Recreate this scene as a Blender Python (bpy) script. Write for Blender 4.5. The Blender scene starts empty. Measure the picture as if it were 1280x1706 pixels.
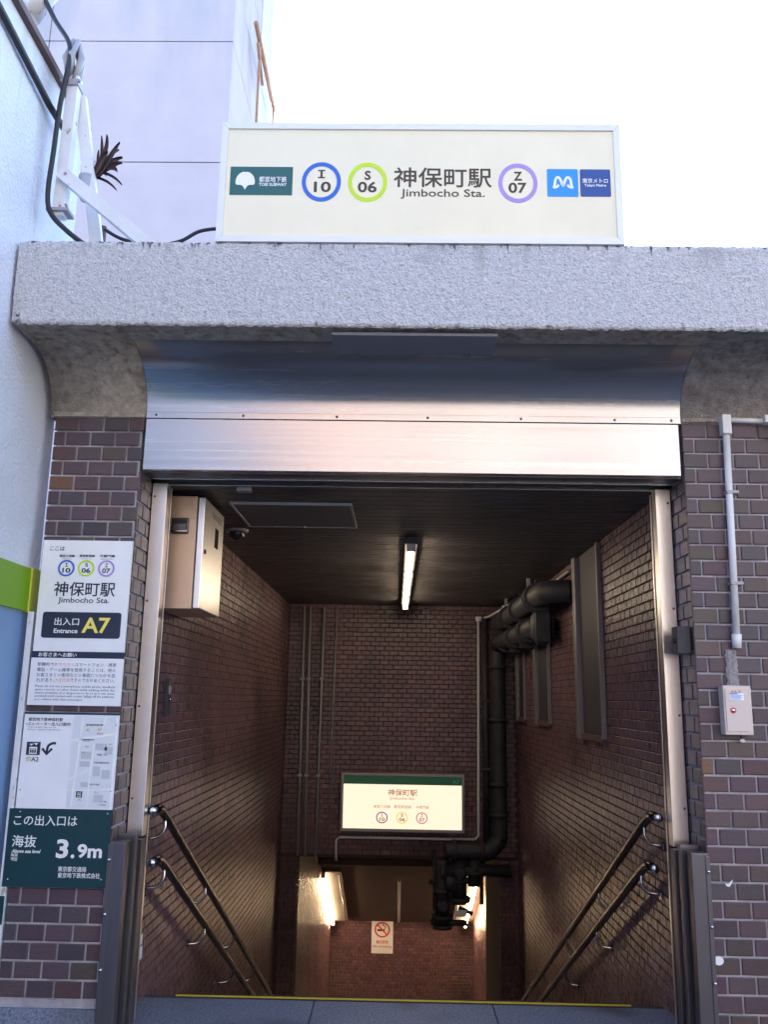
import bpy, bmesh, math, random
from mathutils import Vector, Matrix, noise
random.seed(7)
R = math.radians
scn = bpy.context.scene
COL = scn.collection

# ------------------------------------------------------------------ camera
F_PX, PITCH, YAW, ROLL = 1434.8, R(12.247), R(0.978), R(0.967)
cam_d = bpy.data.cameras.new('camera')
cam_d.sensor_fit = 'VERTICAL'; cam_d.sensor_height = 36.0
cam_d.lens = 36.0 * F_PX / 1706.0
cam_d.clip_start = 0.05; cam_d.clip_end = 1500
cam = bpy.data.objects.new('camera', cam_d); COL.objects.link(cam)
fw = Vector((-math.sin(YAW)*math.cos(PITCH), math.cos(YAW)*math.cos(PITCH), math.sin(PITCH)))
rt0 = Vector((math.cos(YAW), math.sin(YAW), 0)); up0 = rt0.cross(fw)
rt = rt0*math.cos(ROLL) + up0*math.sin(ROLL); up = up0*math.cos(ROLL) - rt0*math.sin(ROLL)
mw = Matrix((rt, up, -fw)).transposed().to_4x4(); mw.translation = (0, -3.8, 1.4)
cam.matrix_world = mw
scn.camera = cam

# ------------------------------------------------------------------ sky, sun, exposure
SUN_EL, SUN_AZ = R(38), R(-24)          # behind the entrance, a little to the left
w = bpy.data.worlds.new('World'); scn.world = w; w.use_nodes = True
nt = w.node_tree; nt.nodes.clear()
sky = nt.nodes.new('ShaderNodeTexSky'); sky.sky_type = 'NISHITA'; sky.sun_disc = False
sky.sun_elevation = SUN_EL; sky.sun_rotation = SUN_AZ
sky.air_density = 1.0; sky.dust_density = 0.8; sky.ozone_density = 2.2
bg = nt.nodes.new('ShaderNodeBackground'); bg.inputs[1].default_value = 0.15
wo = nt.nodes.new('ShaderNodeOutputWorld')
nt.links.new(sky.outputs[0], bg.inputs[0]); nt.links.new(bg.outputs[0], wo.inputs[0])
sd = bpy.data.lights.new('sun', 'SUN'); sd.energy = 2.2; sd.angle = R(0.55); sd.color = (1, 0.92, 0.8)
sun = bpy.data.objects.new('sun', sd); COL.objects.link(sun)
S = Vector((math.sin(SUN_AZ)*math.cos(SUN_EL), math.cos(SUN_AZ)*math.cos(SUN_EL), math.sin(SUN_EL)))
sun.rotation_euler = (-S).to_track_quat('-Z', 'Y').to_euler(); sun.location = S*40
scn.view_settings.view_transform = 'Standard'; scn.view_settings.look = 'None'
scn.view_settings.exposure = 2.62; scn.view_settings.gamma = 1; scn.view_settings.use_curve_mapping = False
scn.render.engine = 'CYCLES'
try:
    scn.cycles.use_denoising = True; scn.cycles.denoiser = 'OPENIMAGEDENOISE'
    scn.cycles.max_bounces = 8; scn.cycles.diffuse_bounces = 4; scn.cycles.glossy_bounces = 4
    scn.cycles.sample_clamp_indirect = 6
except Exception: pass

# ------------------------------------------------------------------ materials
MATS = {}
def node(nt, t, **kw):
    n = nt.nodes.new(t)
    for k, v in kw.items(): setattr(n, k, v)
    return n
def mat(name, col=(.5,.5,.5), rough=.6, metal=0., bump=None, var=None, emit=None, coat=0, stretch=None, rvar=0, source=None, spec=None):
    """col base colour; bump (scale, strength, distance); var (scale, dark, light) mottling; source 'object' or 'tint' takes the tile colour"""
    m = bpy.data.materials.new(name); m.use_nodes = True; nt = m.node_tree
    b = nt.nodes['Principled BSDF']
    b.inputs['Base Color'].default_value = (*col, 1); b.inputs['Roughness'].default_value = rough; b.inputs['Metallic'].default_value = metal
    if coat: b.inputs['Coat Weight'].default_value = coat; b.inputs['Coat Roughness'].default_value = .15
    if spec is not None: b.inputs['Specular IOR Level'].default_value = spec
    if emit: b.inputs['Emission Color'].default_value = (*emit[0], 1); b.inputs['Emission Strength'].default_value = emit[1]
    geo = node(nt, 'ShaderNodeNewGeometry'); vec = geo.outputs['Position']
    if stretch:
        mp = node(nt, 'ShaderNodeVectorMath', operation='MULTIPLY'); mp.inputs[1].default_value = stretch
        nt.links.new(vec, mp.inputs[0]); vec = mp.outputs[0]
    src = None
    if source == 'object': src = node(nt, 'ShaderNodeObjectInfo').outputs['Color']
    elif source == 'tint': src = node(nt, 'ShaderNodeAttribute', attribute_name='tint').outputs['Color']
    if var or rvar:
        sc, lo, hi = var or (8, 1, 1)
        n1 = node(nt, 'ShaderNodeTexNoise'); n1.inputs['Scale'].default_value = sc; n1.inputs['Detail'].default_value = 7; n1.inputs['Roughness'].default_value = .65
        nt.links.new(vec, n1.inputs['Vector'])
        if var:
            r = node(nt, 'ShaderNodeMapRange'); r.inputs[1].default_value = .3; r.inputs[2].default_value = .7; r.inputs[3].default_value = lo; r.inputs[4].default_value = hi
            nt.links.new(n1.outputs[0], r.inputs[0])
            mx = node(nt, 'ShaderNodeMix', data_type='RGBA', blend_type='MULTIPLY'); mx.inputs[0].default_value = 1
            if src: nt.links.new(src, mx.inputs[6])
            else: mx.inputs[6].default_value = (*col, 1)
            nt.links.new(r.outputs[0], mx.inputs[7]); src = mx.outputs[2]
        if rvar:
            r2 = node(nt, 'ShaderNodeMapRange'); r2.inputs[1].default_value = .3; r2.inputs[2].default_value = .7; r2.inputs[3].default_value = rough-rvar; r2.inputs[4].default_value = rough+rvar
            nt.links.new(n1.outputs[0], r2.inputs[0]); nt.links.new(r2.outputs[0], b.inputs['Roughness'])
    if src: nt.links.new(src, b.inputs['Base Color'])
    if bump:
        n2 = node(nt, 'ShaderNodeTexNoise'); n2.inputs['Scale'].default_value = bump[0]; n2.inputs['Detail'].default_value = 5
        nt.links.new(vec, n2.inputs['Vector'])
        bp = node(nt, 'ShaderNodeBump'); bp.inputs['Strength'].default_value = bump[1]; bp.inputs['Distance'].default_value = bump[2]
        nt.links.new(n2.outputs[0], bp.inputs['Height']); nt.links.new(bp.outputs[0], b.inputs['Normal'])
    MATS[name] = m
    return m
def stain(m, centre_scale, zlo, zhi, thr, col, soft=.06):
    """dirt runs: long streaks hanging from an upper edge at zhi, thinning out towards zlo"""
    nt = m.node_tree; b = nt.nodes['Principled BSDF']
    old = b.inputs['Base Color'].links[0].from_socket if b.inputs['Base Color'].links else None
    geo = node(nt, 'ShaderNodeNewGeometry')
    mp = node(nt, 'ShaderNodeVectorMath', operation='MULTIPLY'); mp.inputs[1].default_value = centre_scale; nt.links.new(geo.outputs['Position'], mp.inputs[0])
    n = node(nt, 'ShaderNodeTexNoise'); n.inputs['Scale'].default_value = 1; n.inputs['Detail'].default_value = 4; nt.links.new(mp.outputs[0], n.inputs['Vector'])
    sp = node(nt, 'ShaderNodeSeparateXYZ'); nt.links.new(geo.outputs['Position'], sp.inputs[0])
    g = node(nt, 'ShaderNodeMapRange'); g.inputs[1].default_value = zlo; g.inputs[2].default_value = zhi; g.inputs[3].default_value = -.35; g.inputs[4].default_value = .12
    nt.links.new(sp.outputs[2], g.inputs[0])
    ad = node(nt, 'ShaderNodeMath', operation='ADD'); nt.links.new(n.outputs[0], ad.inputs[0]); nt.links.new(g.outputs[0], ad.inputs[1])
    r = node(nt, 'ShaderNodeMapRange'); r.inputs[1].default_value = thr; r.inputs[2].default_value = thr+soft; nt.links.new(ad.outputs[0], r.inputs[0])
    mx = node(nt, 'ShaderNodeMix', data_type='RGBA'); nt.links.new(r.outputs[0], mx.inputs[0])
    if old: nt.links.new(old, mx.inputs[6])
    else: mx.inputs[6].default_value = b.inputs['Base Color'].default_value
    mx.inputs[7].default_value = (*col, 1); nt.links.new(mx.outputs[2], b.inputs['Base Color'])

STUCCO = mat('white stucco', (.71,.72,.80), .85, bump=(75,.7,.018), var=(2.5,.9,1.04))
CONC = mat('pebbledash concrete', (.66,.66,.685), .9, bump=(105,.85,.022), var=(60,.72,1.12))
stain(CONC, (38,38,1.1), 3.14, 3.305, .65, (.09,.095,.105), .05)
stain(CONC, (60,60,105), -60, 60, .475, (.36,.36,.38), .10)
stain(CONC, (4,4,3), 2.6, 3.6, .56, (.42,.42,.43), .25)
stain(CONC, (7,7,.7), 2.75, 3.45, .555, (.40,.40,.42), .16)
stain(CONC, (22,22,9), 2.975, 2.905, .53, (.16,.15,.15), .12)
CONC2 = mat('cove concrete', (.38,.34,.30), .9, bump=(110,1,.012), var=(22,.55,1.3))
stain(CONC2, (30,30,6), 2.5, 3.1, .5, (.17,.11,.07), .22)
TILE = mat('glazed brick tile', rough=.42, source='object', bump=(60,.35,.003), var=(30,.78,1.2), stretch=(1,1,4), rvar=.08)
TILE_S = mat('glazed brick tile joined', rough=.42, source='tint', bump=(60,.35,.003), var=(30,.78,1.2), stretch=(1,1,4), rvar=.08)
RIB = mat('ribbed brick tile', rough=.30, source='object', bump=(90,.5,.004), var=(40,.75,1.2), stretch=(2,2,.25), rvar=.08)
RIB_S = mat('ribbed brick tile joined', rough=.30, source='tint', bump=(90,.5,.004), var=(40,.75,1.2), stretch=(2,2,.25), rvar=.08)
GROUT = mat('pale grout', (.47,.45,.49), .95, bump=(160,.6,.004), var=(7,.5,1.1))
GROUT_D = mat('dark grout', (.055,.04,.035), .95, var=(9,.7,1.2))
STEEL = mat('brushed stainless steel', (.52,.51,.52), .25, 1., bump=(45,.022,.003), stretch=(.12,1,12), rvar=.05, var=(3,.86,1.08))
stain(STUCCO, (8,8,.7), 2.6, 4.3, .52, (.50,.51,.55), .3)
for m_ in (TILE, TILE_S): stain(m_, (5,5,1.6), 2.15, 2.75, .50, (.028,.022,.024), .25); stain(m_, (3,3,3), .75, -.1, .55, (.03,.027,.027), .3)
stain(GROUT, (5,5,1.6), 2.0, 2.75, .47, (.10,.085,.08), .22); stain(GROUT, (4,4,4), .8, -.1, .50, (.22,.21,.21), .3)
for m_ in (RIB, RIB_S): stain(m_, (1.4,1.4,1.1), -60, 60, .35, (.045,.028,.03), .28)
STEEL_V = mat('brushed stainless steel upright', (.84,.81,.80), .32, 1., bump=(60,.025,.003), stretch=(12,12,.15), rvar=.03)
STEEL_D = mat('reflection darkened steel', (.14,.135,.155), .4, .85, bump=(40,.04,.003), stretch=(8,8,.3), rvar=.06)  # dark violet tone puts the guides' mirrored dark surroundings into the colour
CHROME = mat('polished steel tube', (.55,.55,.57), .16, 1.)
RAILM = mat('worn steel rail', (.10,.10,.118), .25, 1.)
CEIL = mat('dark ceiling slat', (.066,.058,.06), .45, var=(3,.55,1.5), rvar=.12)
CEIL_P = mat('ceiling hatch paint', (.10,.095,.10), .5)
GRAN = mat('speckled granite', (.16,.185,.25), .5, var=(85,.3,1.8), bump=(200,.2,.002))
GRAN_D = mat('granite joint', (.05,.05,.055), .9)
ASPH = mat('asphalt', (.05,.05,.052), .9, var=(90,.7,1.3), bump=(150,.5,.004))
PAVE = mat('grey paving', (.085,.083,.085), .85, var=(20,.8,1.15))
YEL = mat('yellow nosing', (.62,.47,.03), .6)
BLK = mat('black rubber', (.02,.02,.022), .6)
WHT = mat('white sign face', (.83,.845,.88), .35, var=(5,.93,1.03))
CREAM = mat('lit cream sign face', (.62,.595,.47), .3, var=(2.2,.93,1.04), emit=((1,.95,.78), .03))
ALU = mat('white painted aluminium', (.66,.68,.72), .4, .3)
PAINT_W = mat('white painted steel', (.70,.72,.75), .5, var=(6,.88,1.05))
stain(PAINT_W, (45,45,26), -60, 60, .555, (.36,.27,.21), .06)
stain(GRAN, (2.2,2.2,2), -60, 60, .40, (.07,.075,.09), .2)
PANEL = mat('pale wall panel', (.50,.43,.46), .8, var=(2.2,.94,1.04), bump=(60,.1,.003))
stain(PANEL, (1.6,1.6,.35), 7.2, 11.5, .52, (.36,.34,.38), .3)
PANEL_SEAL = mat('panel sealant', (.25,.24,.27), .8)
RUST = mat('rusty orange steel', (.42,.22,.12), .7, var=(14,.7,1.2))
BROWN = mat('brown metal coping', (.10,.055,.045), .6)
CABLE = mat('black cable', (.012,.012,.016), .5)
LIME = mat('lime green board', (.17,.33,.004), .45)
LIME2 = mat('yellow green edge', (.55,.60,.04), .45)
SKY_TINTED = mat('glossy panel tinted as mirrored sky', (.20,.33,.54), .35, .25)  # blue base colour stands in for the sky mirrored by the lower panel
PINKB = mat('beige enamel', (.62,.53,.49), .35)
MORT = mat('rough mortar', (.30,.28,.29), .95, bump=(180,1,.006), var=(70,.6,1.3))
IRON = mat('black painted iron pipe', (.03,.03,.038), .6, var=(12,.7,1.3))
PIPE_G = mat('grey conduit', (.33,.32,.34), .45, .2); FRAMEM = mat('dark frame steel', (.20,.185,.19), .5, .5)
PIPE_W = mat('white conduit', (.70,.71,.73), .4)
INK = mat('brown black ink', (.045,.03,.025), .5); NAVY = mat('navy ink', (.012,.022,.055), .45); BODY = mat('blue body ink', (.02,.035,.15), .45); WINK = mat('white ink', (.82,.82,.82), .5)
GREEN = mat('deep green ink', (.002,.036,.046), .4); BLUE_R = mat('blue ring ink', (.012,.12,.55), .4); LIME_R = mat('lime ring ink', (.50,.72,.02), .4)
PURP = mat('lavender ring ink', (.36,.26,.62), .4); SKYB = mat('bright blue ink', (.01,.27,.72), .4); DKB = mat('dark blue ink', (.01,.06,.28), .4)
YINK = mat('pale yellow ink', (.85,.72,.14), .5); PINK = mat('pink ink', (.78,.30,.36), .5); GREYI = mat('pale grey ink', (.52,.55,.60), .6); REDI = mat('red ink', (.62,.05,.02), .5)
OLIVE = mat('olive ink', (.40,.36,.02), .5); EDGE_SHADE = mat('panel edge and shadow tone', (.005,.045,.065), .35)
TUBE = mat('fluorescent tube glow', (1,1,1), .5, emit=((1,.80,.56), 6.5)); TUBE_L = mat('stair lamp tube glow', (1,1,1), .5, emit=((1,.70,.40), 12))
LITFACE = mat('lit inner sign face', (.45,.41,.36), .4, emit=((1,.78,.58), .185))
LITRING = [mat('lit ring violet', (.10,.05,.2), .5, emit=((.12,.08,.55), .05)), mat('lit ring yellow', (.65,.55,.05), .5, emit=((.9,.70,.08), .13)), mat('lit ring rose', (.5,.18,.15), .5, emit=((.65,.28,.42), .09))]
LITINK = mat('lit brown ink', (.30,.10,.02), .5, emit=((.6,.2,.04), .05)); LITGREEN = mat('lit green band', (.005,.10,.04), .4, emit=((.0,.5,.2), .007)); LITBLUE = mat('lit pale blue ink', (.15,.45,.55), .5)
LEAF = mat('dark red strap leaf', (.05,.022,.022), .5, var=(20,.5,1.6)); POT = mat('grey pot', (.35,.38,.42), .7)
GLASS = mat('dark window glass', (.03,.035,.04), .08)

# ------------------------------------------------------------------ object helpers
WP = {}                                              # world position of every object (parents are never rotated)
def tag(o, label=None, cat=None, group=None, kind=None):
    for k, v in (('label',label),('category',cat),('group',group),('kind',kind)):
        if v: o[k] = v
    return o
def link(o, parent=None, loc=(0,0,0)):
    COL.objects.link(o); loc = Vector(loc); WP[o.name] = loc
    if parent is not None:
        o.parent = parent; o.location = loc - WP[parent.name]
    else: o.location = loc
    return o
def empty(name, loc, label, cat, group=None):
    o = bpy.data.objects.new(name, None); o.empty_display_size = .1
    link(o, None, loc); return tag(o, label, cat, group)

class MB:
    """collects shapes in world coordinates, then links them as one mesh object"""
    def __init__(s): s.v = []; s.f = []; s.sm = []
    def add(s, vs, fs, smooth=False):
        n = len(s.v); s.v += [tuple(v) for v in vs]; s.f += [tuple(i+n for i in f) for f in fs]; s.sm += [smooth]*len(fs); return s
    def box(s, x0, x1, y0, y1, z0, z1, c=0):
        if c <= 0:
            v = [(x,y,z) for z in (z0,z1) for y in (y0,y1) for x in (x0,x1)]
            return s.add(v, [(0,2,3,1),(4,5,7,6),(0,1,5,4),(2,6,7,3),(0,4,6,2),(1,3,7,5)])
        bm = bmesh.new(); bmesh.ops.create_cube(bm, size=1)
        for q in bm.verts: q.co = ((x0+x1)/2+q.co.x*(x1-x0), (y0+y1)/2+q.co.y*(y1-y0), (z0+z1)/2+q.co.z*(z1-z0))
        bmesh.ops.bevel(bm, geom=bm.edges[:], offset=c, segments=2, affect='EDGES', profile=.6)
        bm.verts.index_update(); s.add([q.co[:] for q in bm.verts], [[q.index for q in f.verts] for f in bm.faces]); bm.free(); return s
    def tube(s, pts, r, seg=10, caps=True, smooth=True):
        pts = [Vector(p) for p in pts]; n = len(pts); rs = r if isinstance(r,(list,tuple)) else [r]*n
        t = (pts[1]-pts[0]).normalized(); a = Vector((0,0,1)) if abs(t.z) < .9 else Vector((1,0,0))
        u = t.cross(a).normalized(); vs = []; fs = []
        for i, p in enumerate(pts):
            t2 = (pts[min(i+1,n-1)]-pts[max(i-1,0)]).normalized()
            u = (u - t2*u.dot(t2)).normalized(); vv = t2.cross(u)
            for k in range(seg):
                an = 2*math.pi*k/seg; vs.append(p+(u*math.cos(an)+vv*math.sin(an))*rs[i])
        for i in range(n-1):
            for k in range(seg):
                k2 = (k+1)%seg; fs.append((i*seg+k, i*seg+k2, (i+1)*seg+k2, (i+1)*seg+k))
        s.add(vs, fs, smooth)
        if caps: s.add(vs[:seg], [tuple(range(seg))[::-1]]); s.add(vs[-seg:], [tuple(range(seg))])
        return s
    def beam(s, a, b, w, h, side=(0,-1,0)):
        a, b = Vector(a), Vector(b); t = (b-a).normalized(); n = Vector(side); n = (n-t*n.dot(t)).normalized(); u = t.cross(n)
        v = [p+u*sx*w/2+n*sy*h/2 for p in (a,b) for sx,sy in ((-1,-1),(1,-1),(1,1),(-1,1))]
        return s.add(v, [(0,1,2,3),(4,7,6,5),(0,4,5,1),(1,5,6,2),(2,6,7,3),(3,7,4,0)])
    def prism(s, poly, y0, y1):
        """poly in x,z, pushed from y0 (front) to y1"""
        n = len(poly); v = [(x,y0,z) for x,z in poly]+[(x,y1,z) for x,z in poly]
        return s.add(v, [tuple(range(n)), tuple(range(2*n-1,n-1,-1))]+[(i,n+i,n+(i+1)%n,(i+1)%n) for i in range(n)])
    def strip(s, prof, x0, x1, smooth=True):
        """open profile of (y,z) swept along x"""
        n = len(prof); v = [(x0,y,z) for y,z in prof]+[(x1,y,z) for y,z in prof]
        return s.add(v, [(i,i+1,n+i+1,n+i) for i in range(n-1)], smooth)
    def ball(s, c, r, seg=10, rings=6, sy=1):
        v = []; f = []
        for i in range(rings+1):
            th = math.pi*i/rings
            for k in range(seg):
                ph = 2*math.pi*k/seg; v.append((c[0]+r*math.sin(th)*math.cos(ph), c[1]+r*sy*math.sin(th)*math.sin(ph), c[2]+r*math.cos(th)))
        for i in range(rings):
            for k in range(seg): f.append((i*seg+k,(i+1)*seg+k,(i+1)*seg+(k+1)%seg,i*seg+(k+1)%seg))
        return s.add(v, f, True)
    def build(s, name, m, parent=None, origin=None, **tags):
        xs = list(zip(*s.v))
        o0 = Vector(origin) if origin else Vector(((min(xs[0])+max(xs[0]))/2, (min(xs[1])+max(xs[1]))/2, min(xs[2])))
        me = bpy.data.meshes.new(name); me.from_pydata([tuple(Vector(v)-o0) for v in s.v], [], s.f)
        me.polygons.foreach_set('use_smooth', s.sm); me.validate(); me.update()
        bm = bmesh.new(); bm.from_mesh(me); bmesh.ops.remove_doubles(bm, verts=bm.verts[:], dist=1e-6); bmesh.ops.recalc_face_normals(bm, faces=bm.faces[:]); bm.to_mesh(me); bm.free()
        me.materials.append(m); o = bpy.data.objects.new(name, me); link(o, parent, o0)
        return tag(o, tags.get('label'), tags.get('cat'), tags.get('group'), tags.get('kind'))
def box(name, m, b, parent=None, c=.003, **k): return MB().box(*b, c).build(name, m, parent, **k)

def text(body, rect, y, m, parent, bold=0, name='lettering', res=3, t=.0012, shear=0):
    """flat lettering filling rect (x0,x1,z0,z1) on a face that looks towards -y"""
    c = bpy.data.curves.new('lettering', 'FONT'); c.body = body; cjk = any(ord(q) > 0x2fff for q in body); c.offset = 0 if cjk else bold; c.resolution_u = res; c.shear = shear
    if t > .001: c.extrude = .01
    o = bpy.data.objects.new('tmp', c); COL.objects.link(o)
    me = bpy.data.meshes.new_from_object(o.evaluated_get(bpy.context.evaluated_depsgraph_get()))
    bpy.data.objects.remove(o); bpy.data.curves.remove(c)
    xs = [v.co.x for v in me.vertices]; ys = [v.co.y for v in me.vertices]
    x0,x1,z0,z1 = rect; sx = (x1-x0)/(max(xs)-min(xs)); sz = (z1-z0)/(max(ys)-min(ys)); mx, my = min(xs), min(ys)
    for v in me.vertices:
        v.co = ((v.co.x-mx)*sx-(x1-x0)/2, -t/2-(v.co.z/.01 if t > .001 else 1)*t/2, (v.co.y-my)*sz)
    if cjk and bold > 0:                                        # dense characters: thicken by laying shifted copies over one another
        bm = bmesh.new(); e = bold*.75
        for k, (ex, ez) in enumerate(((-e,0),(e,0),(0,-e),(0,e))):
            n0 = len(bm.verts); bm.from_mesh(me); bm.verts.ensure_lookup_table()
            for q in bm.verts[n0:]: q.co += Vector((ex*sx, -k*.00003, ez*sz))
        bm.to_mesh(me); bm.free()
    me.materials.clear(); me.materials.append(m); me.name = name
    ob = bpy.data.objects.new(name, me); link(ob, parent, ((x0+x1)/2, y, z0)); return ob
def ring(rect, y, m, parent, inner=.78, name='ring'):
    x0,x1,z0,z1 = rect; cx, cz, rx, rz = (x0+x1)/2, (z0+z1)/2, (x1-x0)/2, (z1-z0)/2; n = 48; v = []; f = []
    for yy in (y-.0014, y):
        for q in (1, inner):
            for k in range(n): a = 2*math.pi*k/n; v.append((cx+rx*q*math.cos(a), yy, cz+rz*q*math.sin(a)))
    for k in range(n):
        k2 = (k+1)%n
        f += [(k,k2,n+k2,n+k),(2*n+k,2*n+k2,k2,k),(n+k,n+k2,3*n+k2,3*n+k)]
    return MB().add(v, f).build(name, m, parent)
def rrect(x0, x1, z0, z1, r, n=6):
    p = []
    for cx, cz, a0 in ((x1-r,z1-r,0),(x0+r,z1-r,90),(x0+r,z0+r,180),(x1-r,z0+r,270)):
        for k in range(n+1): a = R(a0+90*k/n); p.append((cx+r*math.cos(a), cz+r*math.sin(a)))
    return p
def plate(rect, y, m, parent, name='plate', r=0, t=.0014):
    x0,x1,z0,z1 = rect; poly = rrect(x0,x1,z0,z1,r) if r else [(x0,z0),(x1,z0),(x1,z1),(x0,z1)]
    return MB().prism(poly, y-t, y).build(name, m, parent)

# ------------------------------------------------------------------ tiles
TCACHE = {}
def tile_shape(wd, ht, th, ch=.003):
    a, b = wd/2, ht/2; c, d = a-ch, b-ch
    v = [(-a,-b,0),(a,-b,0),(a,b,0),(-a,b,0),(-a,-b,th-ch*.7),(a,-b,th-ch*.7),(a,b,th-ch*.7),(-a,b,th-ch*.7),(-c,-d,th),(c,-d,th),(c,d,th),(-c,d,th)]
    f = [(8,9,10,11)]+[(i,(i+1)%4,4+(i+1)%4,4+i) for i in range(4)]+[(4+i,4+(i+1)%4,8+(i+1)%4,8+i) for i in range(4)]
    return v, f
def tile_mesh(wd, ht, th, m):
    k = (round(wd,3), round(ht,3), th, m.name)
    if k not in TCACHE:
        v, f = tile_shape(k[0], k[1], th); me = bpy.data.meshes.new('brick'); me.from_pydata(v, [], f); me.materials.append(m); TCACHE[k] = me
    return TCACHE[k]
def bond(u0, u1, v0, v1, pw, ph, gap, first=0., keep=None):
    """running bond inside a rectangle: list of (uc, vc, w, h)"""
    out = []; row = 0; v = v1
    while v - ph > v0 - .4*ph:
        u = u0 - (pw/2 if (row % 2) else 0) - first
        while u < u1 - .012:
            a, b = max(u, u0), min(u+pw-gap, u1)
            if b-a > .015:
                q = ((a+b)/2, v-(ph-gap)/2, b-a, ph-gap)
                if keep is None or keep(*q): out.append(q)
            u += pw
        v -= ph; row += 1
    return out
CAMP = Vector((0,-3.8,1.4))
def lay(parent, tiles, O, U, N, mats, palette, th=.007, single=300, odd=None, visible=None):
    """lay tiles on a wall face: the ones that show largest as bricks, the rest as one joined part"""
    O, U, N = Vector(O), Vector(U), Vector(N); V = Vector((0,0,1)); items = []
    for uc, vc, a, b in tiles:
        p = O+U*uc+V*vc; d = CAMP-p
        s = max(d.dot(N),0)/d.length**3*a*b
        if visible and not visible(p): s = 0
        items.append((s, p, a, b))
    items.sort(key=lambda t: -t[0])
    rot = Matrix((U, V, N)).transposed()
    bv, bf, bc = [], [], []
    for i, (s, p, a, b) in enumerate(items):
        col = random.choice(palette); k = random.uniform(.84, 1.16); col = tuple(min(1,c*k*random.uniform(.95,1.05)) for c in col)
        if odd and random.random() < odd[0]: col = odd[1]
        j = Matrix.Rotation(random.gauss(0,.006), 3, 'X') @ Matrix.Rotation(random.gauss(0,.005), 3, 'Y')
        off = N*random.uniform(-.0008,.0008)
        if i < single and s > 0:
            o = bpy.data.objects.new('brick', tile_mesh(a, b, th, mats[0])); COL.objects.link(o); o.parent = parent
            o.matrix_local = Matrix.Translation(p+off-WP[parent.name]) @ (rot @ j).to_4x4(); o.color = (*col, 1)
        else:
            v, f = tile_shape(a, b, th); n = len(bv); mm = rot @ j
            bv += [tuple(mm @ Vector(q) + p + off) for q in v]; bf += [tuple(x+n for x in q) for q in f]; bc += [col]*12
    if bv:
        o0 = WP[parent.name]; me = bpy.data.meshes.new('brickwork'); me.from_pydata([tuple(Vector(q)-o0) for q in bv], [], bf)
        at = me.color_attributes.new('tint', 'FLOAT_COLOR', 'POINT')
        at.data.foreach_set('color', [x for c in bc for x in (*c, 1)])
        me.materials.append(mats[1]); o = bpy.data.objects.new('brickwork', me); link(o, parent, o0); o['kind'] = 'stuff'

P_FRONT = [(.080,.049,.060),(.076,.049,.065),(.085,.053,.056),(.066,.048,.060),(.070,.050,.053),(.090,.049,.054),(.073,.053,.048),(.060,.046,.058),(.082,.046,.065),(.074,.050,.058),(.070,.047,.058)]
P_IN = [(.17,.088,.098),(.155,.082,.098),(.185,.096,.098),(.15,.08,.105),(.165,.086,.112),(.135,.076,.09)]

# ================================================================== THE PLACE
XL, XR = -1.185, 1.29                 # inner faces of the stairwell
CEILZ = 2.41; YB = 5.7
# ---- ground
g = MB()
for b in ((-60,60,-60,-11,-.27),(-60,60,-4.2,-.06,-.15),(-60,-1.9,-.06,60,-.15),(1.9,60,-.06,60,-.15),(-1.9,1.9,12,60,-.15)):
    g.add([(b[0],b[2],b[4]),(b[1],b[2],b[4]),(b[1],b[3],b[4]),(b[0],b[3],b[4])], [(0,1,2,3)])
g.build('ground', PAVE, kind='structure')
rd = MB(); rd.add([(-60,-11,-.27),(60,-11,-.27),(60,-4.2,-.27),(-60,-4.2,-.27)], [(0,1,2,3)]); rd.build('road', ASPH, kind='structure')
kb = MB(); kb.box(-60,60,-4.2,-4.05,-.3,-.146); kb.build('kerb', GRAN, kind='structure')
MB().box(-60,60,-1000,-60,-.6,-.35).build('far_ground', PAVE, kind='structure')

# ---- landing floor of granite slabs, stairs, lower floor
fl = box('landing_floor', GRAN_D, (XL-.1,XR+.1,-.06,.72,-.16,-.008), c=0, kind='structure')
xs = [XL-.08,-.366,.475,XR+.08]
for i in range(3):
    for y0, y1 in ((-.06,.27),(.275,.665)):
        box('paver', GRAN, (xs[i]+.003,xs[i+1]-.003,y0,y1,-.03,0), fl, c=.002)
nos = MB().box(-1.03,1.13,.668,.718,-.02,.004).build('stair_nosing', BLK, fl)
MB().box(-1.03,1.13,.676,.692,.004,.0065).build('yellow_line', YEL, nos)
st = MB(); y, z = .72, 0.
for i in range(24):
    z -= .148; st.box(XL,XR,y,y+.302,z-.2,z); y += .3
st.build('stairs', GRAN, kind='structure')
box('lower_floor', GRAN, (-1.3,1.5,7.92,11.6,-3.8,-3.552), c=0, kind='structure')

# ---- stairwell shell: side walls with tiles
def wall_shell(name, blocks, label, cat='wall'):
    m = MB()
    for b in blocks: m.box(*b)
    o = m.build(name, GROUT_D, origin=(blocks[0][0], blocks[0][2], 0)); return tag(o, label, cat)
wl = wall_shell('tiled_wall', [(XL-.2,XL-.008,.2,YB+.2,-4,2.95)], 'brown tiled stairwell wall carrying the steel cabinet and the handrails beside the cabinet')
wr = wall_shell('tiled_wall', [(XR+.008,XR+.2,.2,11.4,-4,2.95)], 'brown tiled stairwell wall with tall steel frames and black pipes along it')
wb = wall_shell('tiled_wall', [(XL-.2,XR+.2,YB+.008,YB+.2,-.214,2.95)], 'brown tiled end wall above the lit station sign box')
wp = wall_shell('tiled_wall', [(-1.2,-1.008,YB+.2,11.4,-4,-.1),(-1.2,-1.008,YB+.008,YB+.2,-4,-.216)], 'lower passage side wall lit by the lamp below the thin grey conduits')
wj = wall_shell('tiled_wall', [(1.1,XR+.007,YB+.008,7.2,-4,-.216)], 'dark narrow wall stub behind the foot of the thick drain pipe')
lay(wj, bond(1.1,XR,-3.4,-.22,.1,.05,.006), (0,YB+.008,0), (1,0,0), (0,-1,0), (RIB,RIB_S), P_IN, single=0)
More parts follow.
